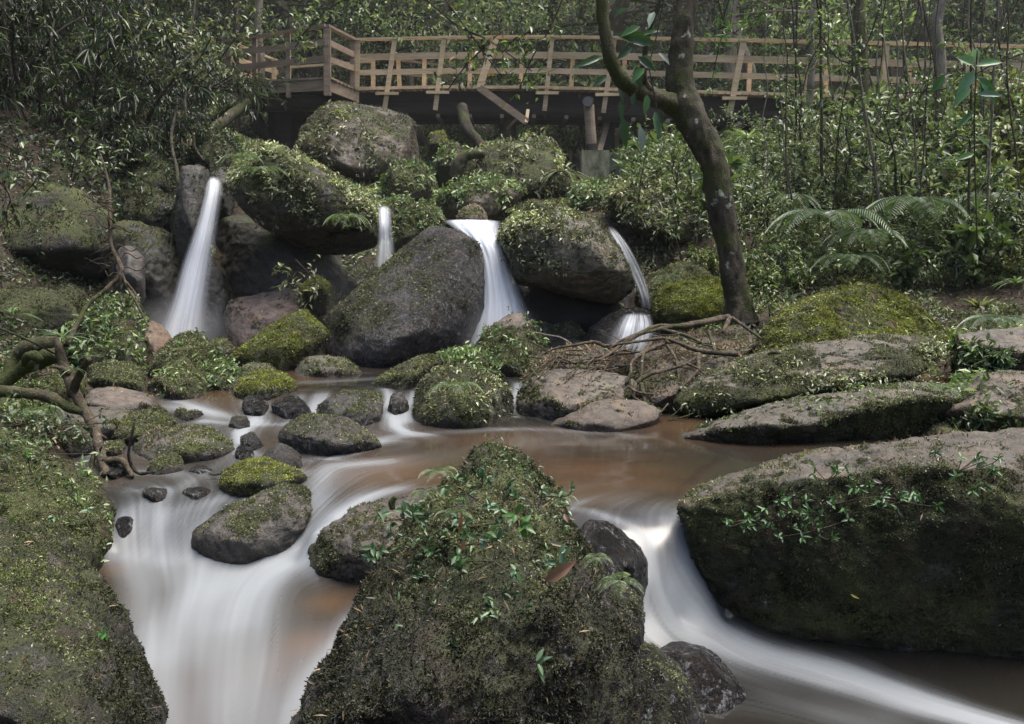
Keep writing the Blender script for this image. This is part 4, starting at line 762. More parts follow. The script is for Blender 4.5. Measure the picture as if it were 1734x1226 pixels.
# railing posts (top x, bottom x)
def post(pt, pb, wd=.09, mat=M_WOOD, stub=.42, dp=.07):
    B = Buf(); d = unit(pb - pt); bar(B, pt, pb + d * stub, wd, dp, up=(0, 1, 0), C=wcol(.1)); part(B, "railing_post", mat)
for tx, bx in ((607, 605), (669, 657), (752, 742), (935, 926), (1040, 1027), (1258, 1241), (1374, 1364), (1500, 1491), (1640, 1628), (1780, 1768)):
    post(U(tx, RB(tx) + 2, YB(tx)) + (0, -.05, 0), U(bx, DB(bx), YB(bx)) + (0, -.05, 0), .085 if tx != 1258 else .10)
    # outrigger below the deck edge
    if tx > 620:
        B = Buf(); c = U(bx, DB(bx) + 9, YB(bx)) + (0, -.12, 0); bar(B, c + (-.22, 0, 0), c + (.22, 0, 0), .06, .055, C=wcol(.1)); part(B, "outrigger", M_WOOD)
for tx, bx in ((632, 632), (674, 677), (719, 718), (797, 795), (884, 881), (970, 967), (1058, 1056), (1150, 1147), (1270, 1267), (1400, 1397), (1540, 1536)):
    p = U(bx, DB(bx), YB(bx)) + (0, 1.8, 0); p[0] = U(bx, 120, 20)[0]; Yf = p[1]; 
    B = Buf(); bar(B, U(tx, 97 + (bx > 1100) * (RB(tx) - 64) , Yf), U(bx, DB(bx) + 2, Yf), .085, .07, up=(0, 1, 0), C=wcol(.1)); part(B, "railing_post", M_WOOD)
for P_, top in ((C1, 46), (C2, 74), (C0, 69)):
    pass
def lk_post(px, top, bot, Y, wd=.1, stub=.3): 
    B = Buf(); bar(B, U(px, top, Y), U(px, bot, Y) + (0, 0, -stub), wd, .09, up=(0, 1, 0), C=wcol(.08)); part(B, "railing_post", M_WOODG)
lk_post(554, 47, 133, 17.15, .12); lk_post(386.5, 74, 141, 18.2, .12, .05); lk_post(431, 66, 139, 17.9, .08); lk_post(488, 56, 137, 17.55, .08); lk_post(597, 68, 153, 18.2, .09)
def rail(pa, pb, wd, h, name, mat=M_WOOD, dy=-.1):
    B = Buf(); bar(B, pa + np.array([0, dy, 0]), pb + np.array([0, dy, 0]), wd, h, C=wcol(.1)); part(B, name, mat)
# lookout rails
rail(U(383, 73, 18.25), U(554, 45.5, 17.2), .12, .045, "top_rail", M_WOODG); rail(U(554, 45.5, 17.2), U(600, 68.5, 18.3), .12, .045, "top_rail", M_WOODG)
for ya, yb, yc in ((93, 73, 94), (118, 101, 117)):
    rail(U(386, ya, 18.2), U(554, yb, 17.2), .035, .11, "mid_rail", M_WOODG); rail(U(556, yb, 17.2), U(600, yc, 18.25), .035, .11, "mid_rail", M_WOODG)
for y1, y2 in ((74, 106), (99, 124), (124, 142)):
    rail(U(392, y1, 18.6), U(472, y2, 21.2), .12 if y1 == 74 else .035, .05 if y1 == 74 else .10, "back_rail", M_WOOD)
for xx, t_, b_ in ((425, 88, 140), (464, 100, 142)):
    B = Buf(); bar(B, U(xx, t_, 19.6), U(xx, b_, 19.6), .08, .07, up=(0, 1, 0), C=wcol()); part(B, "railing_post", M_WOOD)
rail(U(490, 116, 21.2), U(630, 106, 21.2), .12, .05, "back_rail", M_WOOD)
# main rails in lengths
cuts = [603, 750, 932, 1040, 1258, 1500, 1640, 1830]
for a, b in zip(cuts[:-1], cuts[1:]):
    rail(U(a, RB(a), YB(a)), U(b, RB(b), YB(b)), .13, .04, "top_rail", dy=-.05)
    for f0 in (.345, .655):
        ya = RB(a) + f0 * (DB(a) - RB(a)); yb = RB(b) + f0 * (DB(b) - RB(b)); rail(U(a, ya, YB(a)), U(b, yb, YB(b)), .035, .115 if f0 < .5 else .095, "mid_rail", dy=.0)
    rail(U(a, DB(a) - 2, YB(a)), U(b, DB(b) - 2, YB(b)), .05, .045, "kick_board", dy=-.03)
    rail(U(a, 97 + (RB(a) - 64), YB(a) + 1.85), U(b, 97 + (RB(b) - 64), YB(b) + 1.85), .12, .04, "far_rail")
rail(U(655, 101, 20.5), U(800, 118, 22), .10, .05, "stair_rail", M_WOODG); rail(U(655, 122, 20.5), U(800, 138, 22), .04, .10, "stair_rail", M_WOODG)
# broken diagonal plank
B = Buf(); bar(B, U(839, 66, 18.0), U(812, 148, 18.0), .13, .05, up=(0, 1, 0), C=(1.15, 1.12, 1.05)); part(B, "leaning_plank", M_WOOD)
B = Buf(); bar(B, U(811, 148, 18.0), U(893, 207, 17.6), .13, .04, up=(0, 1, 0), C=(.75, .72, .7)); part(B, "hanging_plank", M_WOODG)
B = Buf(); bar(B, U(894, 186, 17.7), U(891, 208, 17.6), .06, .05, up=(0, 1, 0), C=(1, 1, 1)); part(B, "hanging_plank", M_WOOD)
B = Buf(); bar(B, U(858, 218, 18.6), U(878, 198, 18.4), .05, .05, up=(0, 1, 0), C=(1, 1, 1)); part(B, "hanging_plank", M_WOODG)
# supports
B = Buf(); tube(B, [U(997, 178, 17.3), U(1003, 262, 17.3)], .095, 14, 5, C=(1, 1, 1), rough=.05); sp = part(B, "support_post", M_WOODG)
B = Buf(); tube(B, [U(1002.2, 244, 17.3), U(1004, 268, 17.3)], .104, 14, 3, C=(1, 1, 1), rough=.03); o = part(B, "bitumen_sleeve", M_LOG, sp)
B = Buf(); tube(B, [U(995, 172, 17.0), U(1000, 172, 19.6)], .10, 16, 4, C=(1, 1, 1), rough=.03); cl = part(B, "cross_log", M_LOG)
m, nt_, out_ = new_mat("cut_log_end"); princ(nt_, out_, (.16, .15, .15), .8)
B = Buf(); tube(B, [U(995, 172, 16.98), U(995, 172, 17.0)], .088, 16, 2, C=(1, 1, 1), rough=0); part(B, "log_end", m, cl)
B = Buf(); bar(B, U(1035, 185, 18.6), U(1012, 268, 17.6), .10, .05, up=(0, 1, 0), C=(.8, .8, .8)); part(B, "brace", M_WOODG)
B = Buf(); tube(B, [U(1030, 175, 18.8), U(1030, 290, 18.8)], .13, 12, 5, C=(.8, .8, .8), rough=.05); part(B, "support_post", M_LOG)
B = Buf(); tube(B, [U(862, 180, 19.4), U(860, 232, 19.4)], .16, 12, 4, C=(.8, .8, .8), rough=.05); part(B, "support_post", M_WOODG)
B = Buf(); tube(B, [U(600, 160, 18.8), U(604, 195, 18.8)], .10, 12, 4, C=(.8, .8, .8), rough=.05); part(B, "support_post", M_WOODG)
B = Buf(); tube(B, [U(1510, 180, 16.9), U(1515, 240, 16.9)], .13, 12, 4, C=(.8, .8, .8), rough=.05); part(B, "support_post", M_LOG)
B = Buf(); tube(B, [U(1508, 188, 16.2), U(1508, 188, 18.4)], .14, 14, 4, C=(1, 1, 1), rough=.03); part(B, "cross_log", M_LOG)
for a, b, r in (((420, 172, 19), (470, 262, 18.2), .10), ((485, 160, 19), (482, 300, 18.6), .34), ((452, 165, 19.6), (492, 240, 18.8), .10)):
    B = Buf(); tube(B, [U(*a), (U(*a) + U(*b)) / 2, U(*b)], r, 10, 4, C=(.7, .7, .7), rough=.12); part(B, "log_strut", M_LOG)
c = U(1006, 296, 17.2); B = Buf(); box(B, c, np.array([.25, 0, 0]), np.array([0, .25, 0]), np.array([0, 0, .42])); fo = part(B, "footing", M_CONC)
c = U(1038, 298, 18.6); B = Buf(); box(B, c, np.array([.22, 0, 0]), np.array([0, .22, 0]), np.array([0, 0, .45])); part(B, "footing", M_CONC)
# small stairs far behind
st_ = empty("wooden_stairway", U(735, 235, 22), "little wooden stairway with handrails glimpsed under the footbridge", "stairway"); BO2 = np.array(st_.location[:])
def spart(B, name, mat):
    for i, v in enumerate(B.V): B.V[i] = v - BO2
    obj(name, B.mesh(name, mat, flat=True), st_)
for (a, b) in (((707, 219, 22), (734, 200, 23)), ((715, 226, 22), (748, 205, 23)), ((740, 214, 22), (775, 190, 23))):
    B = Buf(); bar(B, U(*a), U(*b), .05, .10, C=wcol()); spart(B, "handrail", M_WOOD)
for xx, a, b in ((713, 214, 236), (730, 203, 232), (747, 196, 226), (765, 193, 215)):
    B = Buf(); bar(B, U(xx, a, 22.3), U(xx, b, 22.3), .07, .07, up=(0, 1, 0), C=wcol()); spart(B, "railing_post", M_WOOD)
B = Buf()
for k in range(6): box(B, U(722 + k * 8, 240 - k * 7, 22.4 + .25 * k), np.array([.5, 0, 0]), np.array([0, .14, 0]), np.array([0, 0, .025]), wcol())
spart(B, "treads", M_WOODG)
# ------------------------------------------------------------------ vegetation
def proj(P):
    P = np.atleast_2d(P) - CAM; zc = P @ FWD; return np.stack([867 + FPX * P[:, 0] / zc, 613 - FPX * (P @ UPV) / zc], 1)
def thing(name, label, cat, loc, group=None): return empty(name, loc, label, cat, group)
def local(B, loc):
    for i, v in enumerate(B.V): B.V[i] = v - np.asarray(loc)
    return B
def pxr(w, Y): return w * .5 * Y / FPX   # picture width -> radius
def px_tube(B, pts, C=(1, 1, 1), sides=10, n=5, rough=.12, seed=0):
    P = [U(p[0], p[1], p[2]) for p in pts]; R = [pxr(p[3], p[2]) for p in pts]; tube(B, P, R, sides, n, C, rough, seed)

# --- the leaning tree in front of the bridge with its roots
base = U(1252, 535, 8.4)
T = thing("leaning_tree", "tall leaning tree with red-brown lichen-spotted bark, its bare roots tangled beside the stream", "tree", base)
B = Buf(); px_tube(B, [(1170, -60, 8.6, 31.6), (1162, 20, 8.5, 33.2), (1152, 90, 8.5, 36.3), (1152, 150, 8.5, 47.4), (1172, 205, 8.45, 50.6), (1202, 260, 8.4, 47.4), (1218, 330, 8.4, 44.2), (1230, 400, 8.4, 39.5), (1243, 470, 8.4, 41.1), (1250, 515, 8.4, 45.8), (1253, 548, 8.4, 61.6)], sides=40, n=14, rough=.2, seed=3)
obj("trunk", local(B, base).mesh("trunk", M_BARK), T)
B = Buf(); px_tube(B, [(1160, 190, 8.5, 41.1), (1130, 172, 8.4, 33.2), (1092, 158, 8.3, 28.4), (1058, 140, 8.2, 26.9), (1038, 112, 8.15, 23.7), (1028, 70, 8.1, 21.3), (1020, 20, 8.1, 20.5), (1016, -50, 8.1, 19.0)], sides=18, n=7, rough=.22, seed=5)
px_tube(B, [(1110, 165, 8.35, 15.8), (1090, 130, 8.2, 11.1), (1098, 60, 8.1, 7.1), (1118, 0, 8.0, 5.5), (1128, -40, 8, 4.7)], sides=10, seed=9)
obj("limb", local(B, base).mesh("limb", M_BARKM), T)
def RY(y): return float(np.interp(y, [530, 560, 620, 700, 720], [8.05, 7.65, 6.95, 6.45, 6.3]))
ROOTS = [([(1234, 536), (1187, 545), (1148, 552), (1105, 560), (1060, 573), (1030, 590)], 8), ([(1240, 538), (1265, 556), (1290, 574)], 6), ([(1225, 540), (1160, 552), (1112, 553), (1084, 565), (1058, 580), (1021, 606), (980, 614), (936, 612)], 8),
         ([(1047, 583), (1026, 586), (1006, 579), (975, 584), (938, 591), (912, 604), (897, 628)], 6), ([(1250, 600), (1206, 597), (1174, 591), (1148, 580), (1122, 573), (1084, 578), (1047, 583)], 8), ([(1148, 575), (1130, 580), (1097, 593), (1071, 612), (1068, 630), (1060, 650)], 8),
         ([(1150, 652), (1130, 663), (1112, 679), (1094, 697), (1087, 716)], 13), ([(1182, 600), (1182, 625), (1167, 643), (1150, 660)], 7), ([(1161, 614), (1178, 622), (1193, 634)], 4), ([(1076, 650), (1097, 635), (1135, 625), (1159, 617), (1182, 603)], 7),
         ([(1076, 648), (1074, 672), (1099, 687)], 6), ([(1120, 558), (1161, 568), (1187, 580)], 6), ([(1086, 650), (1092, 680)], 7), ([(1236, 538), (1224, 562)], 8), ([(1064, 655), (1080, 664), (1106, 668)], 5), ([(1110, 570), (1090, 600), (1086, 640)], 6), ([(1200, 560), (1206, 580), (1212, 600)], 5),
         ([(1130, 585), (1145, 610), (1150, 650)], 5), ([(1000, 606), (1040, 600), (1080, 596), (1120, 590)], 5), ([(940, 600), (960, 622), (990, 628)], 4), ([(900, 625), (912, 640)], 4)]
rr = random.Random(4)
for k in range(85):
    x = rr.uniform(905, 1250); y = rr.uniform(565, 690) if x > 1050 else rr.uniform(590, 625); y = max(y, 560); a = rr.uniform(-.5, .9); L = rr.uniform(25, 70)
    ROOTS.append(([(x, y), (x - L * .5 * math.cos(a) + rr.uniform(-6, 6), y + L * .5 * math.sin(a) + rr.uniform(-8, 8)), (x - L * math.cos(a), min(y + L * math.sin(a), 712))], rr.uniform(1.2, 3)))
for k, (pts, wd) in enumerate(ROOTS):
    B = Buf(); m = len(pts); off = rr.uniform(-.12, .05)
    px_tube(B, [(p[0], p[1], RY(p[1]) + off + .03 * math.sin(3 * i + k), wd * (1.15 - .75 * i / m)) for i, p in enumerate(pts)], sides=9, n=6, rough=.35, seed=k)
    obj("root", local(B, base).mesh("root", M_ROOT), T)

# --- dead branch and logs on the left
base = U(170, 800, 5.3)
T = thing("bare_branch", "twisted bare branch standing in the left side channel, reaching past the squat boulder", "branch", base)
B = Buf(); px_tube(B, [(183, 806, 5.2, 15), (172, 775, 5.35, 17), (162, 735, 5.5, 17), (146, 700, 5.6, 17), (124, 660, 5.7, 17), (110, 625, 5.8, 18), (98, 585, 5.9, 13), (94, 560, 6, 7)], sides=14, n=7, rough=.25, seed=4)
px_tube(B, [(122, 668, 5.7, 17), (132, 640, 5.6, 15), (150, 607, 5.5, 10)], sides=10, rough=.2); px_tube(B, [(118, 632, 5.75, 12), (100, 622, 5.7, 8), (88, 622, 5.7, 4)], sides=8, rough=.2)
px_tube(B, [(160, 765, 5.4, 10), (155, 790, 5.35, 8), (158, 808, 5.3, 7)], sides=8); px_tube(B, [(168, 735, 5.5, 6), (181, 742, 5.45, 3)], sides=6)
px_tube(B, [(176, 782, 5.3, 14), (205, 780, 5.25, 12), (218, 795, 5.2, 10), (224, 808, 5.15, 7)], sides=10, rough=.25)
obj("stem", local(B, base).mesh("stem", M_ROOT), T)
B = Buf(); px_tube(B, [(112, 585, 5.9, 9), (135, 540, 6.1, 8), (150, 515, 6.2, 7), (185, 485, 6.3, 7), (205, 462, 6.35, 8), (202, 445, 6.4, 8), (188, 410, 6.5, 6), (186, 350, 6.6, 6), (184, 310, 6.7, 5), (170, 260, 6.8, 3)], sides=9, n=6, rough=.3, seed=8)
obj("fork", local(B, base).mesh("fork", M_ROOT), T)
B = Buf(); px_tube(B, [(205, 462, 6.35, 6), (218, 490, 6.3, 5), (235, 520, 6.2, 4), (251, 553, 6.1, 2)], sides=7, rough=.3); px_tube(B, [(214, 478, 6.3, 4), (228, 495, 6.3, 3), (238, 512, 6.2, 2)], sides=6)
px_tube(B, [(205, 463, 6.3, 3), (203, 490, 6.3, 2)], sides=5)
obj("fork", local(B, base).mesh("fork", M_ROOT), T)
for k in range(18):
    y = rr.uniform(330, 470); x = 190 + (y - 330) * .1; s = rr.choice((-1, -1, 1)); pts = [(x, y, 6.5, 2.6)]
    for j in range(5):
        pts.append((pts[-1][0] + s * rr.uniform(4, 16), pts[-1][1] + rr.uniform(-16, 10), 6.5 + rr.uniform(-.1, .1), 2.2 - .35 * j))
    B = Buf(); px_tube(B, pts, sides=5, n=3, rough=.3, seed=k); obj("twig", local(B, base).mesh("twig", M_ROOT), T)
def log(pts, label, mat=M_BARKM, name="fallen_log", cat="log", rough=.2, seed=1, sides=14):
    loc = U(*pts[-1][:3]); B = Buf(); px_tube(B, pts, sides=sides, n=6, rough=rough, seed=seed); o = obj(name, local(B, loc).mesh(name, mat), loc=loc); tag(o, label, cat); return o
log([(-60, 655, 5.5, 22), (0, 662, 5.5, 20), (45, 666, 5.55, 19), (85, 672, 5.6, 20), (112, 688, 5.6, 17), (150, 702, 5.6, 10)], "horizontal mossy log coming in from the left edge")
log([(-30, 668, 6.2, 20), (12, 640, 6.3, 22), (25, 605, 6.4, 24), (55, 585, 6.4, 26), (100, 580, 6.4, 24)], "upper curved mossy log behind the bare branch", seed=3)
log([(5, 655, 6.1, 16), (38, 625, 6.1, 24), (60, 612, 6.1, 30), (100, 600, 6.1, 28)], "lower stub log with a green knob, tucked under the curved one", seed=5)
log([(40, 618, 6.0, 8), (45, 606, 5.95, 14), (58, 602, 5.9, 17), (70, 612, 5.9, 12)], "round mossy knob of wood on the stub log", seed=6, name="wood_knob", cat="log")
log([(-30, 545, 5.8, 4), (40, 572, 5.8, 4), (95, 600, 5.8, 3)], "thin straight twig slanting down from the left edge", M_DARKB, "stick", "stick", sides=6)
log([(345, 228, 13.5, 16), (380, 205, 13.8, 18), (420, 172, 14.2, 15)], "mossy pole propped against the lookout corner of the footbridge", name="pole", cat="pole")
log([(330, 215, 14.5, 8), (370, 195, 14.5, 9), (410, 160, 14.5, 9)], "thinner mossy pole behind the propped one", name="pole", cat="pole")
log([(782, 182, 15.5, 20), (790, 215, 15.2, 18), (810, 240, 15, 17), (830, 262, 14.8, 20)], "dark crooked trunk hanging down beneath the footbridge", M_DARKB, "crooked_trunk", "trunk")
log([(772, 305, 12.9, 20), (776, 280, 12.9, 22), (790, 264, 12.9, 18), (822, 260, 12.9, 14)], "reddish bent root stump among the stones under the footbridge", M_BARK, "bent_root", "root")
log([(255, 800, 5.0, 5), (232, 800, 5.0, 6), (218, 770, 5.0, 5), (228, 715, 5.0, 4)], "dark upright snag sticking out of the rapids", M_DARKB, "snag", "stick", rough=.5)
log([(354, 802, 5.1, 2.5), (365, 804, 5.1, 3), (385, 799, 5.1, 2)], "short black twig lying against the bright mossy rock", M_DARKB, "twig", "twig", sides=6)
log([(1318, 700, 6.9, 10), (1313, 670, 6.85, 9), (1316, 630, 6.8, 9), (1326, 606, 6.75, 9), (1312, 596, 6.7, 8), (1300, 600, 6.7, 5)], "hooked pale stump root arching over the upper ledge", M_ROOT, "hooked_root", "root", rough=.25, sides=10)
log([(1310, 590, 7.6, 4), (1365, 545, 8.0, 4), (1430, 490, 8.5, 3)], "dark stick lying on the bright moss mound", M_DARKB, "stick", "stick", sides=6)
log([(905, 563, 8.1, 3), (930, 568, 8.0, 3), (950, 572, 8.0, 3), (970, 584, 8.0, 3)], "pale twig resting on the stones in the dark hollow", M_PALE, "twig", "twig", sides=6)
log([(665, 862, 4.2, 10), (663, 850, 4.2, 11), (670, 842, 4.2, 9)], "rolled brown leaf curl on the low dark rock", M_BARK, "curled_leaf", "leaf", sides=8, rough=.1)
log([(300, 450, 10, 7), (293, 380, 10, 8), (302, 330, 10, 7), (300, 290, 10.2, 6), (290, 235, 10.5, 5), (300, 180, 11, 4)], "slim crooked stem climbing the cliff beside the dark column", M_BARK, "climbing_vine", "vine", sides=7)
log([(345, 272, 10.8, 4), (330, 250, 11, 5), (325, 225, 11.2, 5), (300, 190, 11.6, 4)], "bare forked stem above the left waterfall", M_ROOT, "bare_sapling", "sapling", sides=7)

# --- generic plants
def twigs_leaves(BS, BL, P0, D0, L, depth, rng, leafL, asp, cols, stemC, r0, leafn=6, droop=.3, spread=.8, up=.1, six=False):
    stack = [(np.asarray(P0, float), unit(np.asarray(D0, float)), L, depth, r0)]
    LP = []; LD = []
    while stack:
        P, D, l, d, r = stack.pop(); n = 5; pts = [P]; d0 = D
        for k in range(n):
            d0 = unit(d0 + rng.normal(size=3) * .16 + np.array([0, 0, up])); pts.append(pts[-1] + d0 * l / n)
        if r > .0015: tube(BS, pts, np.linspace(r, r * .5, len(pts)), 5 if r < .02 else 8, 2, stemC, .15, caps=False)
        if d > 0:
            for k in range(3 if d > 1 else 4):
                i = rng.integers(2, n + 1); nd_ = unit(d0 + rng.normal(size=3) * spread); stack.append((pts[i], nd_, l * rng.uniform(.5, .75), d - 1, r * .55))
        if d <= 1:
            for k in range(leafn):
                t = rng.uniform(.15, 1) * n; i = int(min(t, n - 1)); q = pts[i] + (pts[i + 1] - pts[i]) * (t - i)
                LP.append(q); LD.append(unit(d0 * .6 + rng.normal(size=3) * .8 + np.array([0, 0, -droop])))
    LP = np.array(LP); LD = np.array(LD); m = len(LP)
    nn = unit(np.array([0, 0, 1.]) + rng.normal(size=(m, 3)) * .35)
    leaves(BL, LP, LD, nn, leafL * rng.uniform(.6, 1.25, m), leafL * asp * rng.uniform(.7, 1.2, m), pal(cols, m, rng, .3), six=six)
def shrub(name, label, cat, group, h, n, depth, leafL, asp, cols, seed, mat=M_LEAF, leafn=6, lean=.6, droop=.3, up=.1, bark=M_BARK):
    rng = np.random.default_rng(seed); r = thing(name, label, cat, (0, 0, -500), group); BS = Buf(); BL = Buf()
    for k in range(n):
        a = rng.uniform(0, 6.28); d = np.array([math.cos(a) * lean, math.sin(a) * lean, rng.uniform(.6, 1.2)])
        twigs_leaves(BS, BL, rng.normal(size=3) * np.array([.1, .1, 0]) * h, d, h * rng.uniform(.35, .6), depth, rng, leafL, asp, cols, (.1, .09, .07), .012 * h, leafn, droop, .8, up)
    obj("stems", BS.mesh("stems", bark), r); f = obj("foliage", BL.mesh("foliage", mat), r); return r
def tree(name, label, cat, group, h, r0, ncl, nl, leafL, cols, seed, bark=M_PALE, mat=M_FAR, low=.25, wide=.28, asp=.45):
    rng = np.random.default_rng(seed); r = thing(name, label, cat, (0, 0, -500), group); BT = Buf(); BL = Buf()
    pts = [np.array([0, 0, -.4])]; 
    for k in range(8): pts.append(pts[-1] + np.array([rng.normal() * .035 * h, rng.normal() * .035 * h, (h + .4) / 8]))
    tube(BT, pts, np.linspace(r0, r0 * .35, 9), 12, 4, (1, 1, 1), .15, seed); pts = np.array(pts)
    for k in range(ncl):
        t = rng.uniform(low, 1); i = t * 7.99; j = int(i); q = pts[j] + (pts[j + 1] - pts[j]) * (i - j); a = rng.uniform(0, 6.28); L = h * wide * rng.uniform(.4, 1.1) * (1.15 - .5 * t)
        e = q + np.array([math.cos(a) * L, math.sin(a) * L, L * rng.uniform(-.15, .5)]); mid = (q + e) / 2 + rng.normal(size=3) * .08 * L
        tube(BT, [q, mid, e], [r0 * .25 * (1.2 - t), r0 * .15 * (1.2 - t), r0 * .05], 5, 3, (1, 1, 1), .2, k, caps=False)
        m = nl; rad = L * .45; c = e + rng.normal(size=(m, 3)) * np.array([rad, rad, rad * .45]) * .6; c[: m // 3] = (q + (e - q) * rng.uniform(.4, 1, (m // 3, 1))) + rng.normal(size=(m // 3, 3)) * rad * .3
        D = unit(rng.normal(size=(m, 3)) + np.array([0, 0, -.35])); nn = unit(np.array([0, 0, 1.]) + rng.normal(size=(m, 3)) * .5)
        leaves(BL, c, D, nn, leafL * rng.uniform(.6, 1.3, m), leafL * asp, pal(cols, m, rng, .25) * rng.uniform(.6, 1.25))
    obj("trunk", BT.mesh("trunk", bark), r); obj("crown", BL.mesh("crown", mat), r); return r
FG = [(.09, .15, .045), (.15, .22, .075), (.22, .29, .12), (.065, .11, .04), (.30, .36, .19)]
DG = [(.024, .040, .021), (.038, .056, .032), (.07, .095, .06), (.016, .027, .015)]  # dark greens, lowered further to paint shade on the left side
PG = [(.18, .22, .14), (.27, .31, .22), (.11, .15, .08), (.38, .41, .32)]
gF = "trees in the forest beyond the footbridge"
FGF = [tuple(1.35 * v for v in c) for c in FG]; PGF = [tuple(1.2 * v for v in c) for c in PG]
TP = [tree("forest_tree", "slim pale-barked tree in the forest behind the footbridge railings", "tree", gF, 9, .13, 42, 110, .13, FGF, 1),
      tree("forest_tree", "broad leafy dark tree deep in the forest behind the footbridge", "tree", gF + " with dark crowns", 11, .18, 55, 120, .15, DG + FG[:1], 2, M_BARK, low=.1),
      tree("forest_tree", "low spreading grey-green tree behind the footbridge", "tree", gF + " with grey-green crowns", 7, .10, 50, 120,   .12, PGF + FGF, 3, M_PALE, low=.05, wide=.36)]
def place(protos, spots, seed=1):
    rng = random.Random(seed); used = set()
    for i, (x, y, s) in enumerate(spots):
        pi = rng.randrange(len(protos)); p = protos[pi]; z = float(ground_z([[x, y]])[0]); rz = rng.uniform(0, 6.28)
        if pi not in used: p.location = (x, y, z - .05); p.rotation_euler = (0, 0, rz); p.scale = (s, s, s); used.add(pi)
        else: dup(p, (x, y, z - .05), rz, s)
R2 = random.Random(21); sp = []
for k in range(900):
    if len(sp) >= 78: break
    y = R2.uniform(21, 44); x = R2.uniform(-.64, .64) * y
    if all((x - a) ** 2 + (y - b) ** 2 > (1.1 + .05 * y) ** 2 for a, b, _ in sp): sp.append((x, y, R2.uniform(.75, 1.25)))
place(TP, sp, 3)
gU = "undergrowth shrubs"
SP = [shrub("forest_shrub", "knee-high bright green shrub on the slope behind the footbridge", "shrub", gU + " behind the bridge, bright", 1.8, 7, 2, .13, .42, FGF, 5, M_FAR, 8),
      shrub("forest_shrub", "dark leafy shrub on the slope behind the footbridge", "shrub", gU + " behind the bridge, dark", 1.6, 7, 2, .12, .5, DG + FG[:2], 6, M_FAR, 8)]
sp = []
for k in range(2000):
    if len(sp) >= 150: break
    y = R2.uniform(19.8, 34); x = R2.uniform(-.62, .62) * y
    if all((x - a) ** 2 + (y - b) ** 2 > (.35 + .035 * y) ** 2 for a, b, _ in sp): sp.append((x, y, R2.uniform(.7, 1.3)))
place(SP, sp, 4)
# right bank
RB_ = [shrub("glossy_shrub", "small glossy-leaved shrub in the undergrowth of the right bank", "shrub", "glossy shrubs on the right bank", .62, 8, 2, .052, .42, LEAFC + FG, 7, M_LEAF, 7),
       shrub("pale_shrub", "loose grey-green shrub in the undergrowth of the right bank", "shrub", "grey-green shrubs on the right bank", .75, 6, 2, .062, .35, PG + LEAFC, 8, M_LEAF, 6),
       shrub("yellow_green_shrub", "yellow-green bushy plant in the undergrowth of the right bank", "shrub", "yellow-green plants on the right bank", .5, 8, 2, .045, .5, BRIGHTMOSS + FG, 9, M_LEAF, 8),
       shrub("broad_leaved_plant", "plant with large broad dark-green leaves in the undergrowth of the right bank", "plant", "broad-leaved plants on the right bank", .8, 5, 1, .16, .42, LEAFC[:3] + FG[:2], 14, M_LEAF, 5)]
sp = []
for k in range(6000):
    if len(sp) >= 175: break
    y = R2.uniform(8.9, 16.6); px = R2.uniform(1060, 1800); x = (px - 867) / FPX * y
    z = float(ground_z([[x, y]])[0]); s = R2.uniform(.6, 1.25) * (.8 + .03 * y); q = proj((x, y, z))[0]; top = proj((x, y, z + .75 * s))[0]
    if q[1] > 500 or (top[1] < 175 and R2.random() < .93) or (q[0] < 1290 and q[1] > 470) or (q[0] < 1090 and y < 14) or (q[0] < 1085 and y > 13.4): continue
    if all((x - a) ** 2 + (y - b) ** 2 > (.12 + .025 * y) ** 2 for a, b, _ in sp): sp.append((x, y, s))
place(RB_, sp, 5)
for (px, Y, s) in ((1345, 12.5, 1.7), (1420, 12, 2.1), (1480, 11.5, 2.3), (1530, 12.8, 2.6), (1590, 11.2, 2.2), (1640, 12.3, 2.9), (1700, 11, 2.6), (1760, 11.8, 3.0), (1300, 13.5, 1.6), (1500, 14.2, 2.6), (1610, 14, 3.0), (1700, 13.4, 3.2), (1560, 10.4, 1.6), (1680, 10.0, 1.8)):
    x = (px - 867) / FPX * Y; p = RB_[int(px) % 3]; dup(p, (x, Y, float(ground_z([[x, Y]])[0]) - .05), px * 1.7, s, ["tall glossy-leaved bush rising in front of the right end of the footbridge", "tall loose grey-green bush in front of the right end of the footbridge", "tall yellow-green bush in front of the right end of the footbridge"][int(px) % 3], ["tall glossy bushes at the right", "tall grey-green bushes at the right", "tall yellow-green bushes at the right"][int(px) % 3])
# left bank & cliff top, dark drooping shrubs
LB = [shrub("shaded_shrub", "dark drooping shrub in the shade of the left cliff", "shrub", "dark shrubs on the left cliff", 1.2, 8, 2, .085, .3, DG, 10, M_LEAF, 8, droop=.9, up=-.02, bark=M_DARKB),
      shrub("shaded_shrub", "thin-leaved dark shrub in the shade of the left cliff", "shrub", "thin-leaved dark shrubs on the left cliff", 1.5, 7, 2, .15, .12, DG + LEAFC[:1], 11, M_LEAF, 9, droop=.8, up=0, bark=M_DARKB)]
sp = []
for k in range(5000):
    if len(sp) >= 85: break
    y = R2.uniform(10.6, 18); px = R2.uniform(-80, 300); x = (px - 867) / FPX * y; z = float(ground_z([[x, y]])[0]); s = R2.uniform(.7, 1.5); q = proj((x, y, z))[0]
    if q[1] > 330: continue
    if all((x - a) ** 2 + (y - b) ** 2 > (.2 + .02 * y) ** 2 for a, b, _ in sp): sp.append((x, y, s))
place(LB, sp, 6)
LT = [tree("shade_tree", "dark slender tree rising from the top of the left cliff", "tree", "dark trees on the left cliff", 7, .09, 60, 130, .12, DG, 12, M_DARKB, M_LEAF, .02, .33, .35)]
place(LT, [(-7.3, 13.2, .9), (-8.3, 15, 1.1), (-9.6, 14.5, 1.1), (-9.0, 17.5, 1.2), (-10.5, 18.5, 1.2), (-7.9, 12.4, .8)], 7)

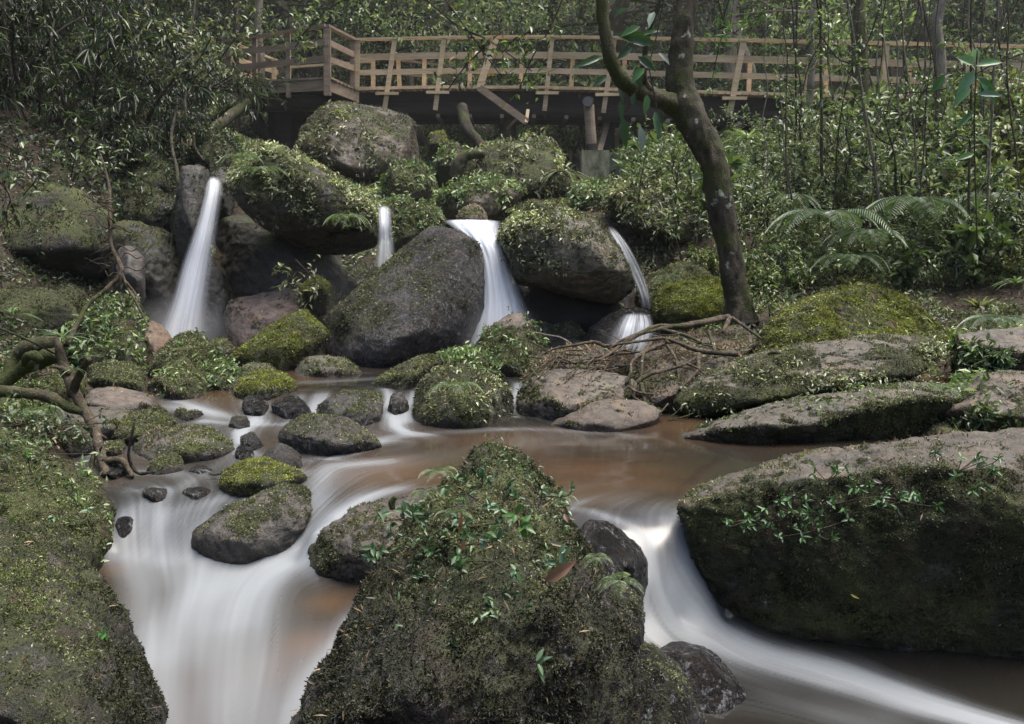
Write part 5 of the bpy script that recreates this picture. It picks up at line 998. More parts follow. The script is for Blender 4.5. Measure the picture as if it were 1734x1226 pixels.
# --- individual trunks
TR = [(1200, 230, 25, 30, M_PALE, 1196, "stout pale trunk right behind the leaning tree, beyond the railing"), (1242, 200, 20.5, 18, M_PALE, 1237, "straight pale trunk just behind the railing, right of the leaning tree"),
      (1461, 325, 13.2, 25, M_BARKM, 1448, "mossy dark-green trunk rising in front of the footbridge on the right"), (1372, 250, 15.3, 11, M_PALE, 1374, "thin pale trunk against the footbridge, left of the mossy dark-green one"), (1580, 235, 14, 19, M_PALE, 1592, "spotted pale trunk in front of the right end of the footbridge"),
      (1568, 120, 22, 20, M_PALE, 1565, "tan trunk beyond the railing near the right end"), (1705, 150, 21, 12, M_PALE, 1690, "slender trunk beyond the railing at the right edge"), (1652, 130, 22, 9, M_DARKB, 1668, "thin dark trunk leaning right near the right edge"),
      (845, 250, 24, 12, M_PALE, 842, "thin grey trunk behind the broken plank"), (700, 200, 25, 8, M_DARKB, 712, "thin dark trunk behind the left half of the railing"), (990, 200, 26, 14, M_BARK, 985, "brown trunk behind the mossy limb"),
      (1120, 200, 24, 10, M_PALE, 1112, "grey trunk between the limb and the leaning tree"), (560, 150, 26, 10, M_PALE, 540, "grey trunk behind the lookout corner"), (432, 260, 19, 14, M_PALE, 445, "pale trunk below the left end of the lookout"), (400, 250, 18, 10, M_BARK, 402, "slim brown trunk under the lookout's far post"),
      (300, 190, 15, 10, M_DARKB, 285, "dark slim trunk on the left cliff top"), (125, 200, 14, 12, M_DARKB, 100, "dark trunk at the upper left"), (38, 260, 10.6, 6, M_ROOT, -5, "thin curving stem near the left edge"), (1345, 330, 12, 3, M_DARKB, 1352, "hair-thin black stem left of the ferns"),
      (1395, 330, 11.5, 5, M_BARK, 1385, "leaning sapling stem above the large ferns"), (1492, 350, 10.6, 5, M_PALE, 1425, "pale crooked sapling right of the mossy dark-green trunk"), (1640, 420, 10, 4, M_BARK, 1646, "straight sapling stem with big leaves at the right"), (1668, 430, 9.8, 4, M_PALE, 1690, "pale sapling stem near the right edge")]
for k, (bx, by, Y, wd, mt, tx, lb) in enumerate(TR):
    loc = U(bx, by + 12, Y); B = Buf(); n = 6; pts = []
    for i in range(n + 1):
        t = i / n; pts.append((bx + (tx - bx) * t + rr.uniform(-1, 1) * wd * .35 * (0 < i < n) + rr.uniform(-1, 1) * 2, by + 12 + (-70 - by) * t, Y, wd * (1.15 - .3 * t)))
    px_tube(B, pts, sides=12 if wd > 8 else 7, n=6, rough=.14, seed=k); BLf = Buf()
    T = thing("sapling" if wd < 7 else "slim_tree", lb, "sapling" if wd < 7 else "tree", loc); obj("trunk", local(B, loc).mesh("trunk", mt), T)
    if wd < 13:
        rng = np.random.default_rng(k + 50); BS = Buf(); Pw = [U(*p[:3]) for p in pts]; lsz = .07 if Y < 13 else .11
        for j in range(7 if Y < 16 else 10):
            i = rng.integers(1, n + 1); a = rng.uniform(0, 6.28); BS = Buf(); twigs_leaves(BS, BLf, Pw[i] + rng.normal(size=3) * .1, (math.cos(a), math.sin(a) * .6, .3), .25 + .022 * Y, 1, rng, lsz, .4, (FG if bx > 500 else DG) + PG[:2], (1, 1, 1), .006, 8); obj("twig", local(BS, loc).mesh("twig", mt), T)
        obj("foliage", local(BLf, loc).mesh("foliage", M_LEAF), T)

# --- thin bare stems and strappy clumps in the undergrowth
for k in range(46):
    left = k % 5 == 0; px = R2.uniform(20, 330) if left else R2.uniform(1290, 1760); Y = R2.uniform(9.5, 15.5) if not left else R2.uniform(10.5, 14); by = R2.uniform(330, 430) - (Y - 9.5) * 18 - (70 if left else 0); lean = R2.uniform(-70, 70); n = 6; wd = R2.uniform(1.6, 4.2)
    pts = [(px + lean * (i / n) + R2.uniform(-7, 7), by + (-40 - by) * R2.uniform(.97, 1.0) * i / n if k % 3 else by - 330 * i / n, Y, wd * (1.1 - .5 * i / n)) for i in range(n + 1)]; loc = U(px, by, Y); B = Buf(); px_tube(B, pts, sides=6, n=4, rough=.3, seed=k)
    mt = (M_PALE, M_DARKB, M_ROOT)[k % 3]; lb = ("thin pale bare stem in the undergrowth of the ", "thin dark bare stem in the undergrowth of the ", "thin brown bare stem in the undergrowth of the ")[k % 3] + ("left cliff" if left else "right bank")
    o = obj("bare_sapling", local(B, loc).mesh("bare_sapling", mt), loc=loc); tag(o, lb, "sapling", lb.replace("stem", "stems"))
def clump_proto(label, group, cols, L, n, seed):
    rng = np.random.default_rng(seed); r = thing("strappy_plant", label, "plant", (0, 0, -500), group); B = Buf()
    for k in range(n):
        a = rng.uniform(0, 6.28); d = np.array([math.cos(a), math.sin(a), rng.uniform(.5, 1.8)]); l = L * rng.uniform(.6, 1.1); t = np.linspace(0, 1, 6)[:, None]; P = unit(d)[None] * t * l - np.array([0, 0, 1]) * .5 * l * t ** 2.2
        s = unit(np.cross(d, (0, 0, 1.)))[None] * (L * .028) * (np.sin(np.pi * np.clip(t + .12, 0, 1)) + .02); V = np.concatenate([P - s, P + s]); B.add(V, None, [(i, i + 1, i + 7, i + 6) for i in range(5)], pal(cols, 1, rng)[0])
    obj("blades", B.mesh("blades", M_LEAF), r); return r
CP = [clump_proto("arching strappy-leaved clump in the undergrowth of the right bank", "strappy clumps on the right bank", PG + FG[:2], .5, 34, 3), clump_proto("short bright grass clump in the undergrowth of the right bank", "bright grass clumps on the right bank", BRIGHTMOSS + FG, .3, 40, 4)]
sp = []
for k in range(3000):
    if len(sp) >= 52: break
    y = R2.uniform(8.6, 15.5); px = R2.uniform(1060, 1780); x = (px - 867) / FPX * y; z = float(ground_z([[x, y]])[0]); q = proj((x, y, z))[0]
    if q[1] > 520 or q[1] < 215 or (q[0] < 1290 and q[1] > 460) or q[0] < 1085: continue
    if all((x - a) ** 2 + (y - b) ** 2 > (.3 + .02 * y) ** 2 for a, b, _ in sp): sp.append((x, y, R2.uniform(.7, 1.4) * (.7 + .035 * y)))
place(CP, sp, 9)
# --- ferns
def fern(name, label, group, nf, L, seed, cols, pin=26, rise=.7):
    rng = np.random.default_rng(seed); r = thing(name, label, "fern", (0, 0, -500), group)
    for k in range(nf):
        a = 6.283 * k / nf + rng.normal() * .25; l = L * rng.uniform(.75, 1.15); t = np.linspace(0, 1, pin + 4); h = l * (rise * t - (rise + .25) * t ** 2.1) ; d = l * (t * .95 - .1 * t ** 3)
        P = np.stack([math.cos(a) * d, math.sin(a) * d, h], 1); side = np.array([-math.sin(a), math.cos(a), 0]); B = Buf(); tube(B, P[::4], np.linspace(.004, .0015, len(P[::4])) * (L / .5), 4, 2, (.06, .07, .03), 0, caps=False)
        Tg = unit(np.gradient(P, axis=0)); 
        for s in (-1, 1):
            q = P[3:]; tt = t[3:]; LL = l * .25 * np.sin(np.pi * np.clip(tt, .08, 1) ** .8) ** .8 + .006; D = unit(side * s + Tg[3:] * .35 + np.array([0, 0, -.22]))
            leaves(B, q, D, np.tile([0, 0, 1.], (len(q), 1)) + rng.normal(size=(len(q), 3)) * .12, LL, l * .021, pal(cols, len(q), rng, .2), droop=.12)
        obj("frond", B.mesh("frond", M_LEAF), r)
    return r
FC = [(.08, .13, .07), (.13, .18, .11), (.06, .10, .05)]
F1 = fern("fern", "large arching fern", None, 12, .72, 1, FC, 27); F2 = fern("fern", "small fern", None, 8, .24, 2, FC + FG[1:3], 18)
FS = [(F1, 1405, 372, 9.6, 1.0, "largest fern on the right bank, its fronds arching left of the saplings"), (F1, 1555, 350, 10, .95, "second large fern on the right bank, high to the right of the largest"), (F1, 1470, 400, 9.4, .7, "mid-sized fern just below and between the two large ones"), (F1, 1680, 340, 10.5, .8, "large fern high at the right edge"),
      (F1, 1330, 340, 11, .7, "shadowed fern behind the leaning trunk's right side"), (F1, 1440, 440, 9.2, .6, "fern spraying over the top of the bright moss mound"), (F1, 1360, 180, 17.8, 1.1, "fern behind the lower rails right of the mossy trunk"), (F1, 1440, 190, 18, 1.2, "fern behind the rails near the mossy dark-green trunk"), (F1, 1690, 545, 7.9, .5, "fern on the ledge at the far right"),
      (F1, 95, 200, 11.3, 1.1, "dark fern hanging off the highest ledge of the left cliff"), (F1, 180, 170, 12, 1.2, "drooping fern at the top of the left cliff"), (F2, 410, 268, 9.1, 1.2, "pale fern sticking out left of the leafy overhang"), (F2, 440, 290, 9.05, 1.3, "fern in the middle of the leafy overhang"), (F2, 585, 370, 9.0, 1.3, "bright fern on the right shoulder of the leafy overhang"),
      (F2, 1665, 700, 5.9, 1.0, "fern on the leafy rock at the right edge"), (F2, 1440, 700, 6.0, .0, ""), (F2, 1600, 660, 6.1, 1.0, "blue-green fern between the right ledge and the leafy rock"), (F2, 745, 800, 2.75, .34, "tiny upright fern on the left shoulder of the pointed boulder"), (F2, 720, 835, 2.72, .3, "tiny fern low on the left shoulder of the pointed boulder"),
      (F2, 950, 842, 2.75, .26, "tiny fern on the right edge of the pointed boulder"), (F2, 1050, 985, 2.7, .4, "small fern hanging beside the shiny wet rock"), (F2, 770, 870, 2.6, .30, "small ragged fern near the middle of the pointed boulder's face"), (F2, 1010, 945, 2.7, .25, "tiny fern at the right rim of the pointed boulder"),
      (F2, 1540, 540, 8.0, .9, "little fern rooted in the bright moss mound"), (F2, 1400, 640, 6.8, .8, "little fern hanging from the upper right ledge"), (F2, 1280, 625, 6.85, .8, "little fern near the left part of the upper right ledge"), (F2, 770, 655, 6.15, .9, "fern crowning the leafy boulder by the pool"), (F2, 1130, 470, 8.4, .7, "fern above the bright moss cushion"), (F2, 60, 700, 5.2, .9, "fern beneath the horizontal log")]
usedf = set()
for (f, x, y, Y, s, lb) in FS:
    if s == 0: continue
    loc = U(x, y, Y)
    if id(f) not in usedf: f.location = loc; f.scale = (s,) * 3; f["label"] = lb; usedf.add(id(f))
    else: dup(f, loc, rr.uniform(0, 6.28), s, lb)

# --- leafy creepers on the near rocks: sprigs of broad little leaves
def sprig(label, px, py, Y, n, L, spread, cols, name="creeping_plant", asp=.5, cat="plant", six=True, mat=M_LEAF, droopv=.25, tilt=(0, -.6, .6)):
    rng = np.random.default_rng(int(px * 7 + py)); loc = U(px, py, Y); T = thing(name, label, cat, loc); BL = Buf(); BS = Buf()
    for k in range(max(1, n // 5)):
        c = rng.normal(size=3) * np.array([spread, spread * .25, spread * .5]); e = c + np.array(tilt) * L * 1.3 + rng.normal(size=3) * L * .4
        tube(BS, [np.zeros(3), c * .8, (c + e) / 2, e], [.0022, .002, .0018, .001], 5, 2, (.08, .09, .04), 0, caps=False)
        m = 5; D = unit(rng.normal(size=(m, 3)) * .8 + np.array(tilt) * .5 + np.array([0, 0, -droopv])); D[:, 1] -= .15
        leaves(BL, np.tile(e, (m, 1)) + (c - e) * rng.random((m, 1)) * .6, D, unit(np.array(tilt) + rng.normal(size=(m, 3)) * .35), L * rng.uniform(.6, 1.2, m), L * asp, pal(cols, m, rng, .2), six=six)
    obj("stems", BS.mesh("stems", M_ROOT), T); obj("leaves", BL.mesh("leaves", mat), T)
GLC = [(.05, .11, .04), (.08, .15, .06), (.10, .17, .09), (.06, .12, .07)]
sprig("bright round-leaved plant near the middle of the pointed boulder", 895, 895, 2.48, 14, .042, .04, [(.06, .15, .03), (.08, .18, .04)])
sprig("ivy-like leaves above the bare patch of the pointed boulder", 835, 950, 2.45, 18, .035, .06, GLC)
sprig("blue-green sprig on the face of the pointed boulder, left of centre", 775, 925, 2.48, 16, .034, .05, GLC)
sprig("leafy sprig high on the left flank of the pointed boulder", 790, 835, 2.62, 20, .032, .05, GLC)
sprig("sprig of broad leaves at the left rim of the pointed boulder", 690, 905, 2.7, 20, .036, .05, GLC)
sprig("clump of small leaves on the pointed boulder's lower left rim", 655, 940, 2.8, 16, .035, .04, GLC)
sprig("sprig of small leaves on the right of the pointed boulder's face", 935, 965, 2.46, 14, .032, .05, GLC)
sprig("strap-leaved plant between the low dark rock and the pointed boulder", 680, 878, 2.85, 12, .05, .04, GLC, asp=.3)
sprig("lone green sprig low on the pointed boulder's face", 918, 1140, 2.33, 6, .04, .012, GLC, asp=.4)
for x, y, n, lb in ((1270, 880, 30, "leftmost glossy sprig on the face of the huge flat-topped rock"), (1340, 870, 30, "second glossy sprig on the face of the huge flat-topped rock"), (1375, 900, 20, "lowest glossy sprig on the face of the huge flat-topped rock"), (1450, 845, 34, "bright broad-leaved clump below the rim of the huge flat-topped rock"), (1530, 850, 28, "sprig right of the bright clump on the huge flat-topped rock"), (1400, 815, 14, "sprig right under the bare rim of the huge flat-topped rock"), (1620, 800, 22, "yellowish sprig near the top right of the huge flat-topped rock"), (1655, 815, 16, "blue-green sprig at the top right of the huge flat-topped rock")):
    sprig(lb, x, y, 3.68, n * 2, .034, .065, [(.06, .14, .04), (.09, .18, .06), (.05, .10, .05)], asp=.38)
sprig("green serrated leaf pair on the lower left bank rock", 178, 1080, 2.75, 8, .035, .015, [(.05, .16, .04)])
sprig("small ferny sprig on the upper left bank rock", 130, 870, 3.45, 14, .035, .06, GLC)
sprig("bright little plant on the upper left bank rock", 55, 803, 3.3, 14, .03, .04, [(.07, .16, .03)])
for x, y, Y, n, lb in ((40, 720, 4.6, 60, "bushy dark plants over the top of the left bank"), (15, 770, 4.0, 40, "leafy tangle at the left edge above the bank rock"), (90, 735, 5.0, 40, "pale-leaved tangle under the horizontal log"), (30, 560, 6.6, 60, "undergrowth clump above the curved logs"), (60, 640, 6.4, 40, "small leaves around the curved logs")):
    sprig(lb, x - 10, y, Y, n * 3, .038, .16, LEAFC + DG, asp=.4, six=False)
def bladed(label, px, py, Y, n, L, cols=((.10, .16, .07), (.16, .22, .12)), tilt=.5):
    rng = np.random.default_rng(int(px)); loc = U(px, py, Y); T = thing("grassy_plant", label, "plant", loc); B = Buf(); a = rng.uniform(0, 6.28, n)
    for k in range(n):
        d = np.array([math.cos(a[k]), math.sin(a[k]) * .6, tilt * rng.uniform(.2, 1.4)]); l = L * rng.uniform(.6, 1.1); t = np.linspace(0, 1, 5)[:, None]; P = unit(d)[None] * t * l - np.array([0, 0, 1]) * .45 * l * t ** 2
        s = unit(np.cross(d, (0, 0, 1.)))[None] * (L * .035) * (np.sin(np.pi * np.clip(t + .12, 0, 1)) + .02); V = np.concatenate([P - s, P + s]); Q = [(i, i + 1, i + 6, i + 5) for i in range(4)]; B.add(V, None, Q, pal(cols, 1, rng)[0])
    obj("blades", B.mesh("blades", M_LEAF), T)
sprig("dense green sprigs just below the mossy tip of the pointed boulder", 850, 830, 2.72, 22, .026, .05, GLC); sprig("leafy tuft on the right shoulder of the pointed boulder", 925, 840, 2.72, 18, .026, .04, GLC); sprig("leafy tuft at the centre of the pointed boulder's upper face", 850, 885, 2.55, 20, .03, .05, GLC)
bladed("spiky tuft of long pale blades at the top of the bare branch", 105, 572, 5.8, 26, .26); bladed("spiky grassy tuft on the end of the short branch fork", 150, 605, 5.45, 16, .14); bladed("drooping blades hanging from the middle of the bare branch", 125, 625, 5.5, 12, .14)
bladed("grass tuft at the left edge above the logs", 20, 530, 6.0, 22, .22); bladed("bright grass clump behind the leaning trunk below the bridge", 1265, 235, 14, 40, .6, ((.14, .22, .05), (.2, .28, .1))); bladed("long grass drooping over the bank near the concrete footing", 1110, 260, 14, 40, .6, PG)
bladed("upright grassy plant on the flat-topped rock at the right edge", 1690, 610, 6.8, 24, .22); bladed("spiky plant in front of the upper right ledge", 1440, 625, 6.75, 12, .13); bladed("strappy palm-like tuft above the bright moss mound", 1400, 450, 9.3, 26, .38); bladed("grassy tuft on the shoulder of the leafy overhang", 590, 385, 9.0, 14, .2)
bladed("hanging dry grass on the right side of the bushy mound", 950, 290, 12.6, 40, .55, ((.2, .18, .12), (.1, .12, .06)), .1); bladed("narrow-leaved clump on the right bank behind the ledge", 1720, 480, 8.6, 26, .35); bladed("second grass clump below the bridge on the right", 1330, 250, 14.2, 36, .55, ((.12, .2, .06), (.2, .26, .12)))

# --- big leaved vine on the limb
def bigleaves(label, lv, Y, cols, stem=None, name="climbing_vine", cat="vine"):
    loc = U(lv[0][0], lv[0][1], Y); T = thing(name, label, cat, loc); B = Buf(); rng = np.random.default_rng(int(lv[0][0]))
    for (x0, y0, x1, y1, wd) in lv:
        y_ = Y + rng.uniform(-.15, .15); a = U(x0, y0, y_); b = U(x1, y1, y_ - rng.uniform(-.02, .1)); L = np.linalg.norm(b - a)
        leaves(B, [a], [b - a], [unit(np.array([rng.normal() * .4, -1, .5 + rng.normal() * .3]))], L, wd * Y / FPX, pal(cols, 1, rng), six=True, droop=.12)
    obj("leaves", local(B, loc).mesh("leaves", M_LEAF), T)
    if stem: 
        for s in stem: B = Buf(); px_tube(B, [(x, y, Y + .05, 2.2) for x, y in s], sides=6, rough=.1); obj("stem", local(B, loc).mesh("stem", M_DARKB), T)
bigleaves("vine with large pointed green leaves hanging from the mossy limb", [(1050, 170, 1053, 206, 12), (1055, 198, 1060, 252, 18), (1083, 212, 1088, 258, 18), (1096, 160, 1092, 194, 14), (1074, 158, 1074, 182, 12), (1108, 188, 1118, 235, 16), (1112, 186, 1122, 212, 12), (1110, 75, 1040, 55, 24), (1085, 45, 1050, 60, 16), (1108, 20, 1098, 45, 14), (1078, 112, 1085, 152, 20), (1092, 115, 1068, 140, 16), (1105, 105, 1082, 96, 14), (1070, 80, 1044, 100, 14), (1100, 62, 1080, 72, 12), (1080, 95, 1110, 120, 14),
           (1020, 95, 975, 112, 13), (1028, 130, 1005, 145, 12), (1115, 90, 1135, 108, 12), (1090, 60, 1118, 50, 12), (1046, 150, 1058, 176, 12), (1040, 30, 1062, 12, 14)], 7.7, [(.035, .085, .025), (.05, .12, .035), (.13, .18, .14), (.025, .06, .022)], [[(1128, -20), (1112, 60), (1098, 110), (1080, 150), (1060, 190)], [(1098, 110), (1108, 160), (1112, 190)]])
bigleaves("sapling with large round glossy leaves near the right edge", [(1650, 110, 1620, 95, 20), (1652, 112, 1700, 102, 18), (1650, 120, 1620, 160, 22), (1655, 130, 1690, 175, 22), (1645, 150, 1612, 180, 18), (1660, 140, 1665, 170, 22), (1650, 105, 1655, 80, 18), (1655, 160, 1700, 160, 14), (1600, 125, 1575, 160, 14), (1648, 190, 1620, 215, 12), (1652, 230, 1680, 250, 12), (1650, 260, 1618, 270, 12)], 8.6, [(.05, .15, .04), (.08, .17, .10), (.12, .22, .08)], [[(1655, 85), (1652, 140), (1650, 240), (1655, 420)]], "glossy_sapling", "sapling")

# --- overhanging leafy twigs in front of the bridge
def overhang(label, paths, Y, L, cols, n, asp=.4, bark=M_DARKB, r=3):
    loc = U(*paths[0][0], Y); T = thing("overhanging_branch", label, "branch", loc); BS = Buf(); BL = Buf(); rng = np.random.default_rng(abs(int(paths[0][0][0])) + 3)
    for p in paths:
        BS = Buf(); px_tube(BS, [(x, y, Y, r * (1 - .6 * i / len(p))) for i, (x, y) in enumerate(p)], sides=6, rough=.15); Q = catmull([U(x, y, Y) for x, y in p], 8)
        for k in range(n):
            q = Q[rng.integers(len(Q) // 4, len(Q))]; twigs_leaves(BS, BL, q, rng.normal(size=3) + np.array([0, 0, -.2]), L * rng.uniform(2, 4.5), 0, rng, L, asp, cols, (1, 1, 1), .003, 6, .5)
        obj("twig", local(BS, loc).mesh("twig", bark), T)
    obj("foliage", local(BL, loc).mesh("foliage", M_LEAF), T)
overhang("dark leafy branch drooping across the middle of the footbridge", [[(700, -20), (770, 40), (830, 70), (900, 120)], [(830, 70), (790, 110), (760, 150)], [(740, -20), (820, 90), (850, 130)]], 9.5, .085, DG + FG[:3] + [(.25, .12, .05)], 9)
overhang("branch with pale leaves hanging over the footbridge's centre", [[(960, -20), (930, 50), (900, 100), (880, 150)], [(930, 50), (880, 60), (850, 90)]], 9.2, .08, FG, 8)
overhang("silvery leafy bough in the upper left", [[(420, -30), (370, 40), (300, 70), (250, 90)], [(370, 40), (330, 110), (290, 130)], [(300, 70), (260, 50), (220, 40)], [(430, 20), (380, 90), (350, 130)]], 11, .085, PG + PALELEAF, 26)
overhang("leafy bough above the lookout corner", [[(640, -30), (560, 10), (480, 30), (430, 60)], [(560, 10), (520, 50), (500, 80)], [(600, -20), (620, 20), (650, 50)]], 12, .09, FG + PG[:2], 18)
overhang("grey-green bough low over the left cliff", [[(100, 180), (150, 230), (190, 250), (215, 275)], [(150, 230), (130, 260), (120, 300)], [(190, 250), (180, 300), (185, 330)]], 8.2, .07, PG + LEAFC, 11)
overhang("leafy stem at the left edge", [[(-20, 230), (30, 260), (60, 300), (40, 330)], [(-30, 280), (10, 320), (20, 350)]], 7.6, .09, LEAFC + DG, 10)
overhang("leafy twigs hanging in front of the mossy dark-green trunk", [[(1380, -20), (1390, 60), (1370, 110), (1360, 150)], [(1500, -20), (1470, 70), (1440, 130)], [(1390, 60), (1420, 100), (1460, 110)]], 10, .075, DG + FG, 12)
overhang("leafy twigs at the top right corner", [[(1734, -20), (1690, 60), (1640, 110), (1560, 140)], [(1690, 60), (1700, 130), (1720, 190)], [(1734, 90), (1680, 110), (1600, 150), (1490, 160)]], 10.5, .08, DG + FG + PG[:1], 14)
overhang("bamboo-like bright leaves beside the leaning trunk", [[(1210, -20), (1225, 40), (1215, 90), (1205, 140)], [(1240, -20), (1225, 40), (1250, 60)]], 9, .09, [(.10, .22, .05), (.14, .26, .08)], 9, asp=.16)
overhang("small leafy spray on the shaded face under the overhang", [[(500, 440), (520, 460), (535, 475)], [(480, 450), (500, 470), (495, 490)]], 8.8, .075, PALELEAF, 8)
overhang("leafy spray right of the leaning trunk at the foot of the bank", [[(1290, 440), (1300, 470), (1280, 500)], [(1320, 430), (1330, 480), (1290, 520)]], 8.3, .07, LEAFC + FG, 14)

# --- loose fallen leaves one can single out
def dead(label, a, b, Y, wd, col, mat=M_LITTER, nrm=(0, -1, .4)):
    P = U(*a, Y); Q_ = U(*b, Y - .02); B = Buf(); leaves(B, [P * 0], [Q_ - P], [unit(np.array(nrm, float))], np.linalg.norm(Q_ - P), wd * Y / FPX, np.array([col]), six=True, fold=.3)
    o = obj("fallen_leaf", B.mesh("fallen_leaf", mat), loc=P); tag(o, label, "leaf")
dead("large curled brown leaf on the right of the pointed boulder's face", (922, 985), (975, 950), 2.38, 26, (.20, .115, .075)); dead("yellow-brown leaf on the dark rock in the bottom left corner", (40, 1108), (50, 1168), 2.42, 28, (.30, .24, .09))
dead("small green-yellow leaf on the upper left bank rock", (17, 890), (26, 872), 3.2, 10, (.16, .2, .07)); dead("narrow brown leaf on the pointed boulder, left of centre", (778, 905), (782, 870), 2.5, 9, (.30, .15, .08)); dead("brown oval leaf below the narrow one on the pointed boulder", (782, 932), (786, 915), 2.47, 11, (.26, .16, .10))
dead("orange wet leaf between the knobbly rock and the foot of the chute", (1052, 1120), (1078, 1128), 3.3, 16, (.35, .15, .08), nrm=(0, -.3, 1)); dead("yellow leaf scrap on the huge rock's dark face", (1440, 1006), (1456, 1014), 3.72, 5, (.35, .30, .05)); dead("pale leaf near the top of the moss mound", (1478, 498), (1484, 510), 7.8, 9, (.26, .18, .12)); dead("dry leaf on the moss mound's right side", (1508, 545), (1520, 558), 7.6, 9, (.25, .16, .10)); dead("round green leaf low on the moss mound", (1400, 582), (1402, 594), 7.4, 11, (.18, .26, .12))
dead("grey dry leaf on the huge rock's rim", (1478, 812), (1494, 818), 3.75, 7, (.25, .22, .2)); dead("brown dry leaf on the bare top of the huge rock", (1434, 812), (1448, 818), 3.95, 6, (.24, .15, .1)); dead("small brown leaf near the pointed boulder's right rim", (955, 870), (962, 885), 2.62, 8, (.25, .17, .14)); dead("pale leaf on the pointed boulder beneath its right rim", (930, 918), (960, 925), 2.5, 9, (.30, .26, .18))

# --- ground cover on the slopes (stuff)
def cover(name, n, cond, L0, cols, seed, mat=M_LEAF, asp=.4, stand=.6):
    rng = np.random.default_rng(seed); y = 4.5 + 17 * rng.random(n) ** 1.3; px = rng.uniform(-60, 1800, n); x = (px - 867) / FPX * y; z = ground_z(np.stack([x, y], 1)); P = np.stack([x, y, z], 1); k = cond(P, px); P = P[k]; m = len(P)
    e = .05; gx = (ground_z(P[:, :2] + [e, 0]) - P[:, 2]) / e; gy = (ground_z(P[:, :2] + [0, e]) - P[:, 2]) / e; N = unit(np.stack([-gx, -gy, np.ones(m)], 1)); B = Buf()
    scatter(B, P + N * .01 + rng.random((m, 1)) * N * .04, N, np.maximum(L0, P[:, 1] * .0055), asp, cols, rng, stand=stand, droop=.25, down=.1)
    o = obj(name, B.mesh(name, mat)); tag(o, kind="stuff"); return o
wat = lambda P: P[:, 2] > water_z(np.clip(P[:, :2], [-4.2, 2], [3.9, 9.8])) + .07
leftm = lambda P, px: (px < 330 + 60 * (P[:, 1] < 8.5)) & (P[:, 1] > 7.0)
basec = lambda P, px: ((fbm(P * 1.3, 3, 60) > -.12) & ((P[:, 1] > 9.3) | wat(P)) & ~((px > 1100) & (px < 1500) & (P[:, 1] < 7.1)))
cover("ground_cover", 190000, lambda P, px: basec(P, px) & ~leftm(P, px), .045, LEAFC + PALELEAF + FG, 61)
cover("ground_cover", 190000, lambda P, px: basec(P, px) & leftm(P, px), .045, DG + LEAFC[:1] + [(.10, .12, .07)], 63)  # left slope: darker palette stands in for the shade there
cover("fallen_leaves", 42000, lambda P, px: (((P[:, 1] > 9.3) | wat(P)) & (P[:, 1] < 15) & ~((px > 1100) & (px < 1500) & (P[:, 1] < 6.9))), .05, LITC, 62, M_LITTER, .3, .15)
SKY, SUN, HAZE = 0.26, 5.0, 0.0018
# ------------------------------------------------------------------ light
w = bpy.data.worlds.new("World"); scene.world = w; w.use_nodes = True; nt = w.node_tree
bg = nt.nodes["Background"]; sky = nt.nodes.new("ShaderNodeTexSky"); sky.sky_type = 'NISHITA'; sky.sun_disc = False
ELEV = math.radians(74); AZ = math.radians(78)
sky.sun_elevation = ELEV; sky.sun_rotation = AZ; sky.air_density = 1.0; sky.dust_density = 6.0; sky.ozone_density = 1.0
nt.links.new(sky.outputs[0], bg.inputs[0]); bg.inputs[1].default_value = SKY
sd = bpy.data.lights.new("sun", 'SUN'); so = bpy.data.objects.new("sun", sd); COL.objects.link(so); sd.energy = SUN; sd.angle = math.radians(40); sd.color = (1, .96, .9)
from mathutils import Vector
dv = Vector((math.sin(AZ) * math.cos(ELEV), math.cos(AZ) * math.cos(ELEV), math.sin(ELEV)))
so.rotation_euler = dv.to_track_quat('Z', 'Y').to_euler(); so.location = (0, 0, 30)
scene.view_settings.view_transform = 'Standard'; scene.view_settings.look = 'None'; scene.view_settings.exposure = 0; scene.view_settings.gamma = 1
scene.render.engine = 'CYCLES'; cy = scene.cycles
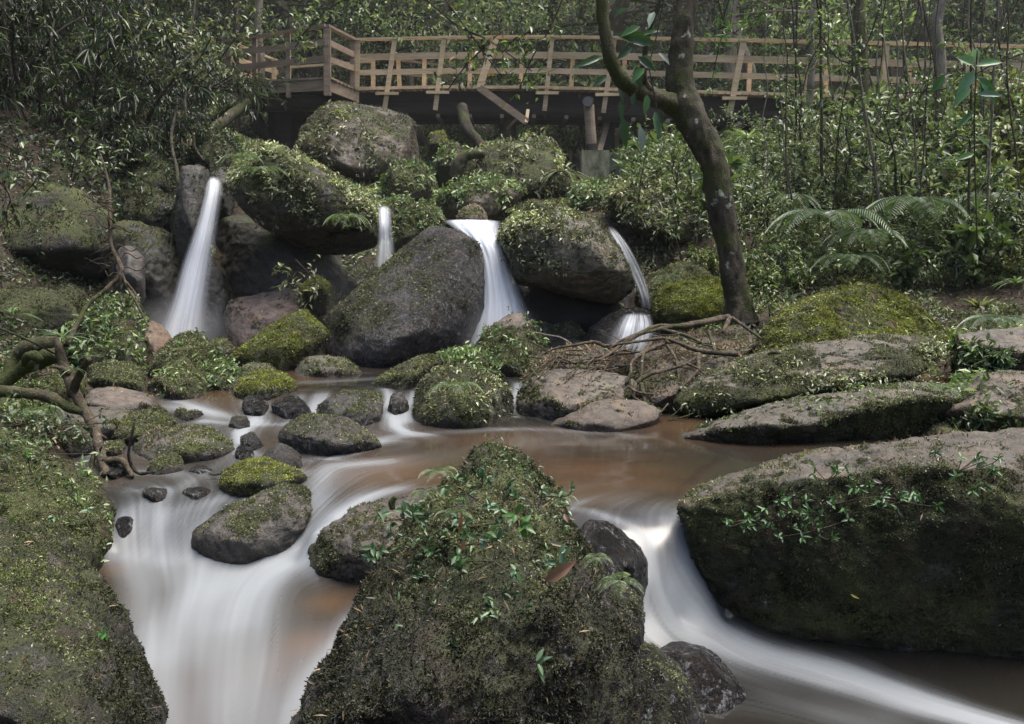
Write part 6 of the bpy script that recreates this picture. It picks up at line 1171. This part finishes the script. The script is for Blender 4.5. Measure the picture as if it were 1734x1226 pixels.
cy.use_denoising = True; cy.max_bounces = 6; cy.diffuse_bounces = 3; cy.glossy_bounces = 2; cy.transmission_bounces = 3; cy.transparent_max_bounces = 8; cy.use_adaptive_sampling = True; cy.adaptive_threshold = .02
cy.sample_clamp_indirect = 4; cy.caustics_reflective = False; cy.caustics_refractive = False

# humid haze hanging over the falls
def hazebox(name, lo, hi, dens, label):
    B = Buf(); lo = np.array(lo, float); hi = np.array(hi, float); h = (hi - lo) / 2; box(B, (lo + hi) / 2 * 0, np.array([h[0], 0, 0]), np.array([0, h[1], 0]), np.array([0, 0, h[2]]))
    m, nt_, out_ = new_mat("haze"); v = nt_.nodes.new("ShaderNodeVolumeScatter"); v.inputs['Color'].default_value = (.92, .96, 1, 1); v.inputs['Density'].default_value = dens; v.inputs['Anisotropy'].default_value = .3; nt_.links.new(v.outputs[0], out_.inputs['Volume'])
    o = obj(name, B.mesh(name, m, flat=True), loc=(lo + hi) / 2); tag(o, kind="structure"); return o
if HAZE: hazebox("haze", (-14, 6.6, -.6), (14, 34, 9), HAZE, "")
def mist(c, r, dens):
    V, F = ico(3); m, nt_, out_ = new_mat("spray_mist"); tc = nt_.nodes.new("ShaderNodeTexCoord"); vl = nt_.nodes.new("ShaderNodeVectorMath"); vl.operation = 'LENGTH'; nt_.links.new(tc.outputs['Object'], vl.inputs[0])
    f = ramp(nt_, vl.outputs['Value'], 1.0, 0.0, 0.0, 1.0); f = math_(nt_, 'MULTIPLY', math_(nt_, 'POWER', f, 1.6), dens); v = nt_.nodes.new("ShaderNodeVolumeScatter"); v.inputs['Color'].default_value = (.95, .97, 1, 1); lk(nt_, f, v.inputs['Density']); lk(nt_, v.outputs[0], out_.inputs['Volume'])
    o = obj("spray_mist", mk_mesh("spray_mist", V, F, m), loc=c); o.scale = r; tag(o, kind="structure")
mist(U(310, 560, 8.9), (.75, .5, .5), 1.0); mist(U(845, 575, 8.6), (.6, .45, .45), 1.3); mist(U(1070, 575, 8.2), (.35, .3, .25), 1.0); mist(U(700, 520, 9.2), (2.4, 1.0, .9), .12)
cy.volume_bounces = 0; cy.volume_max_steps = 64; cy.volume_step_rate = 4
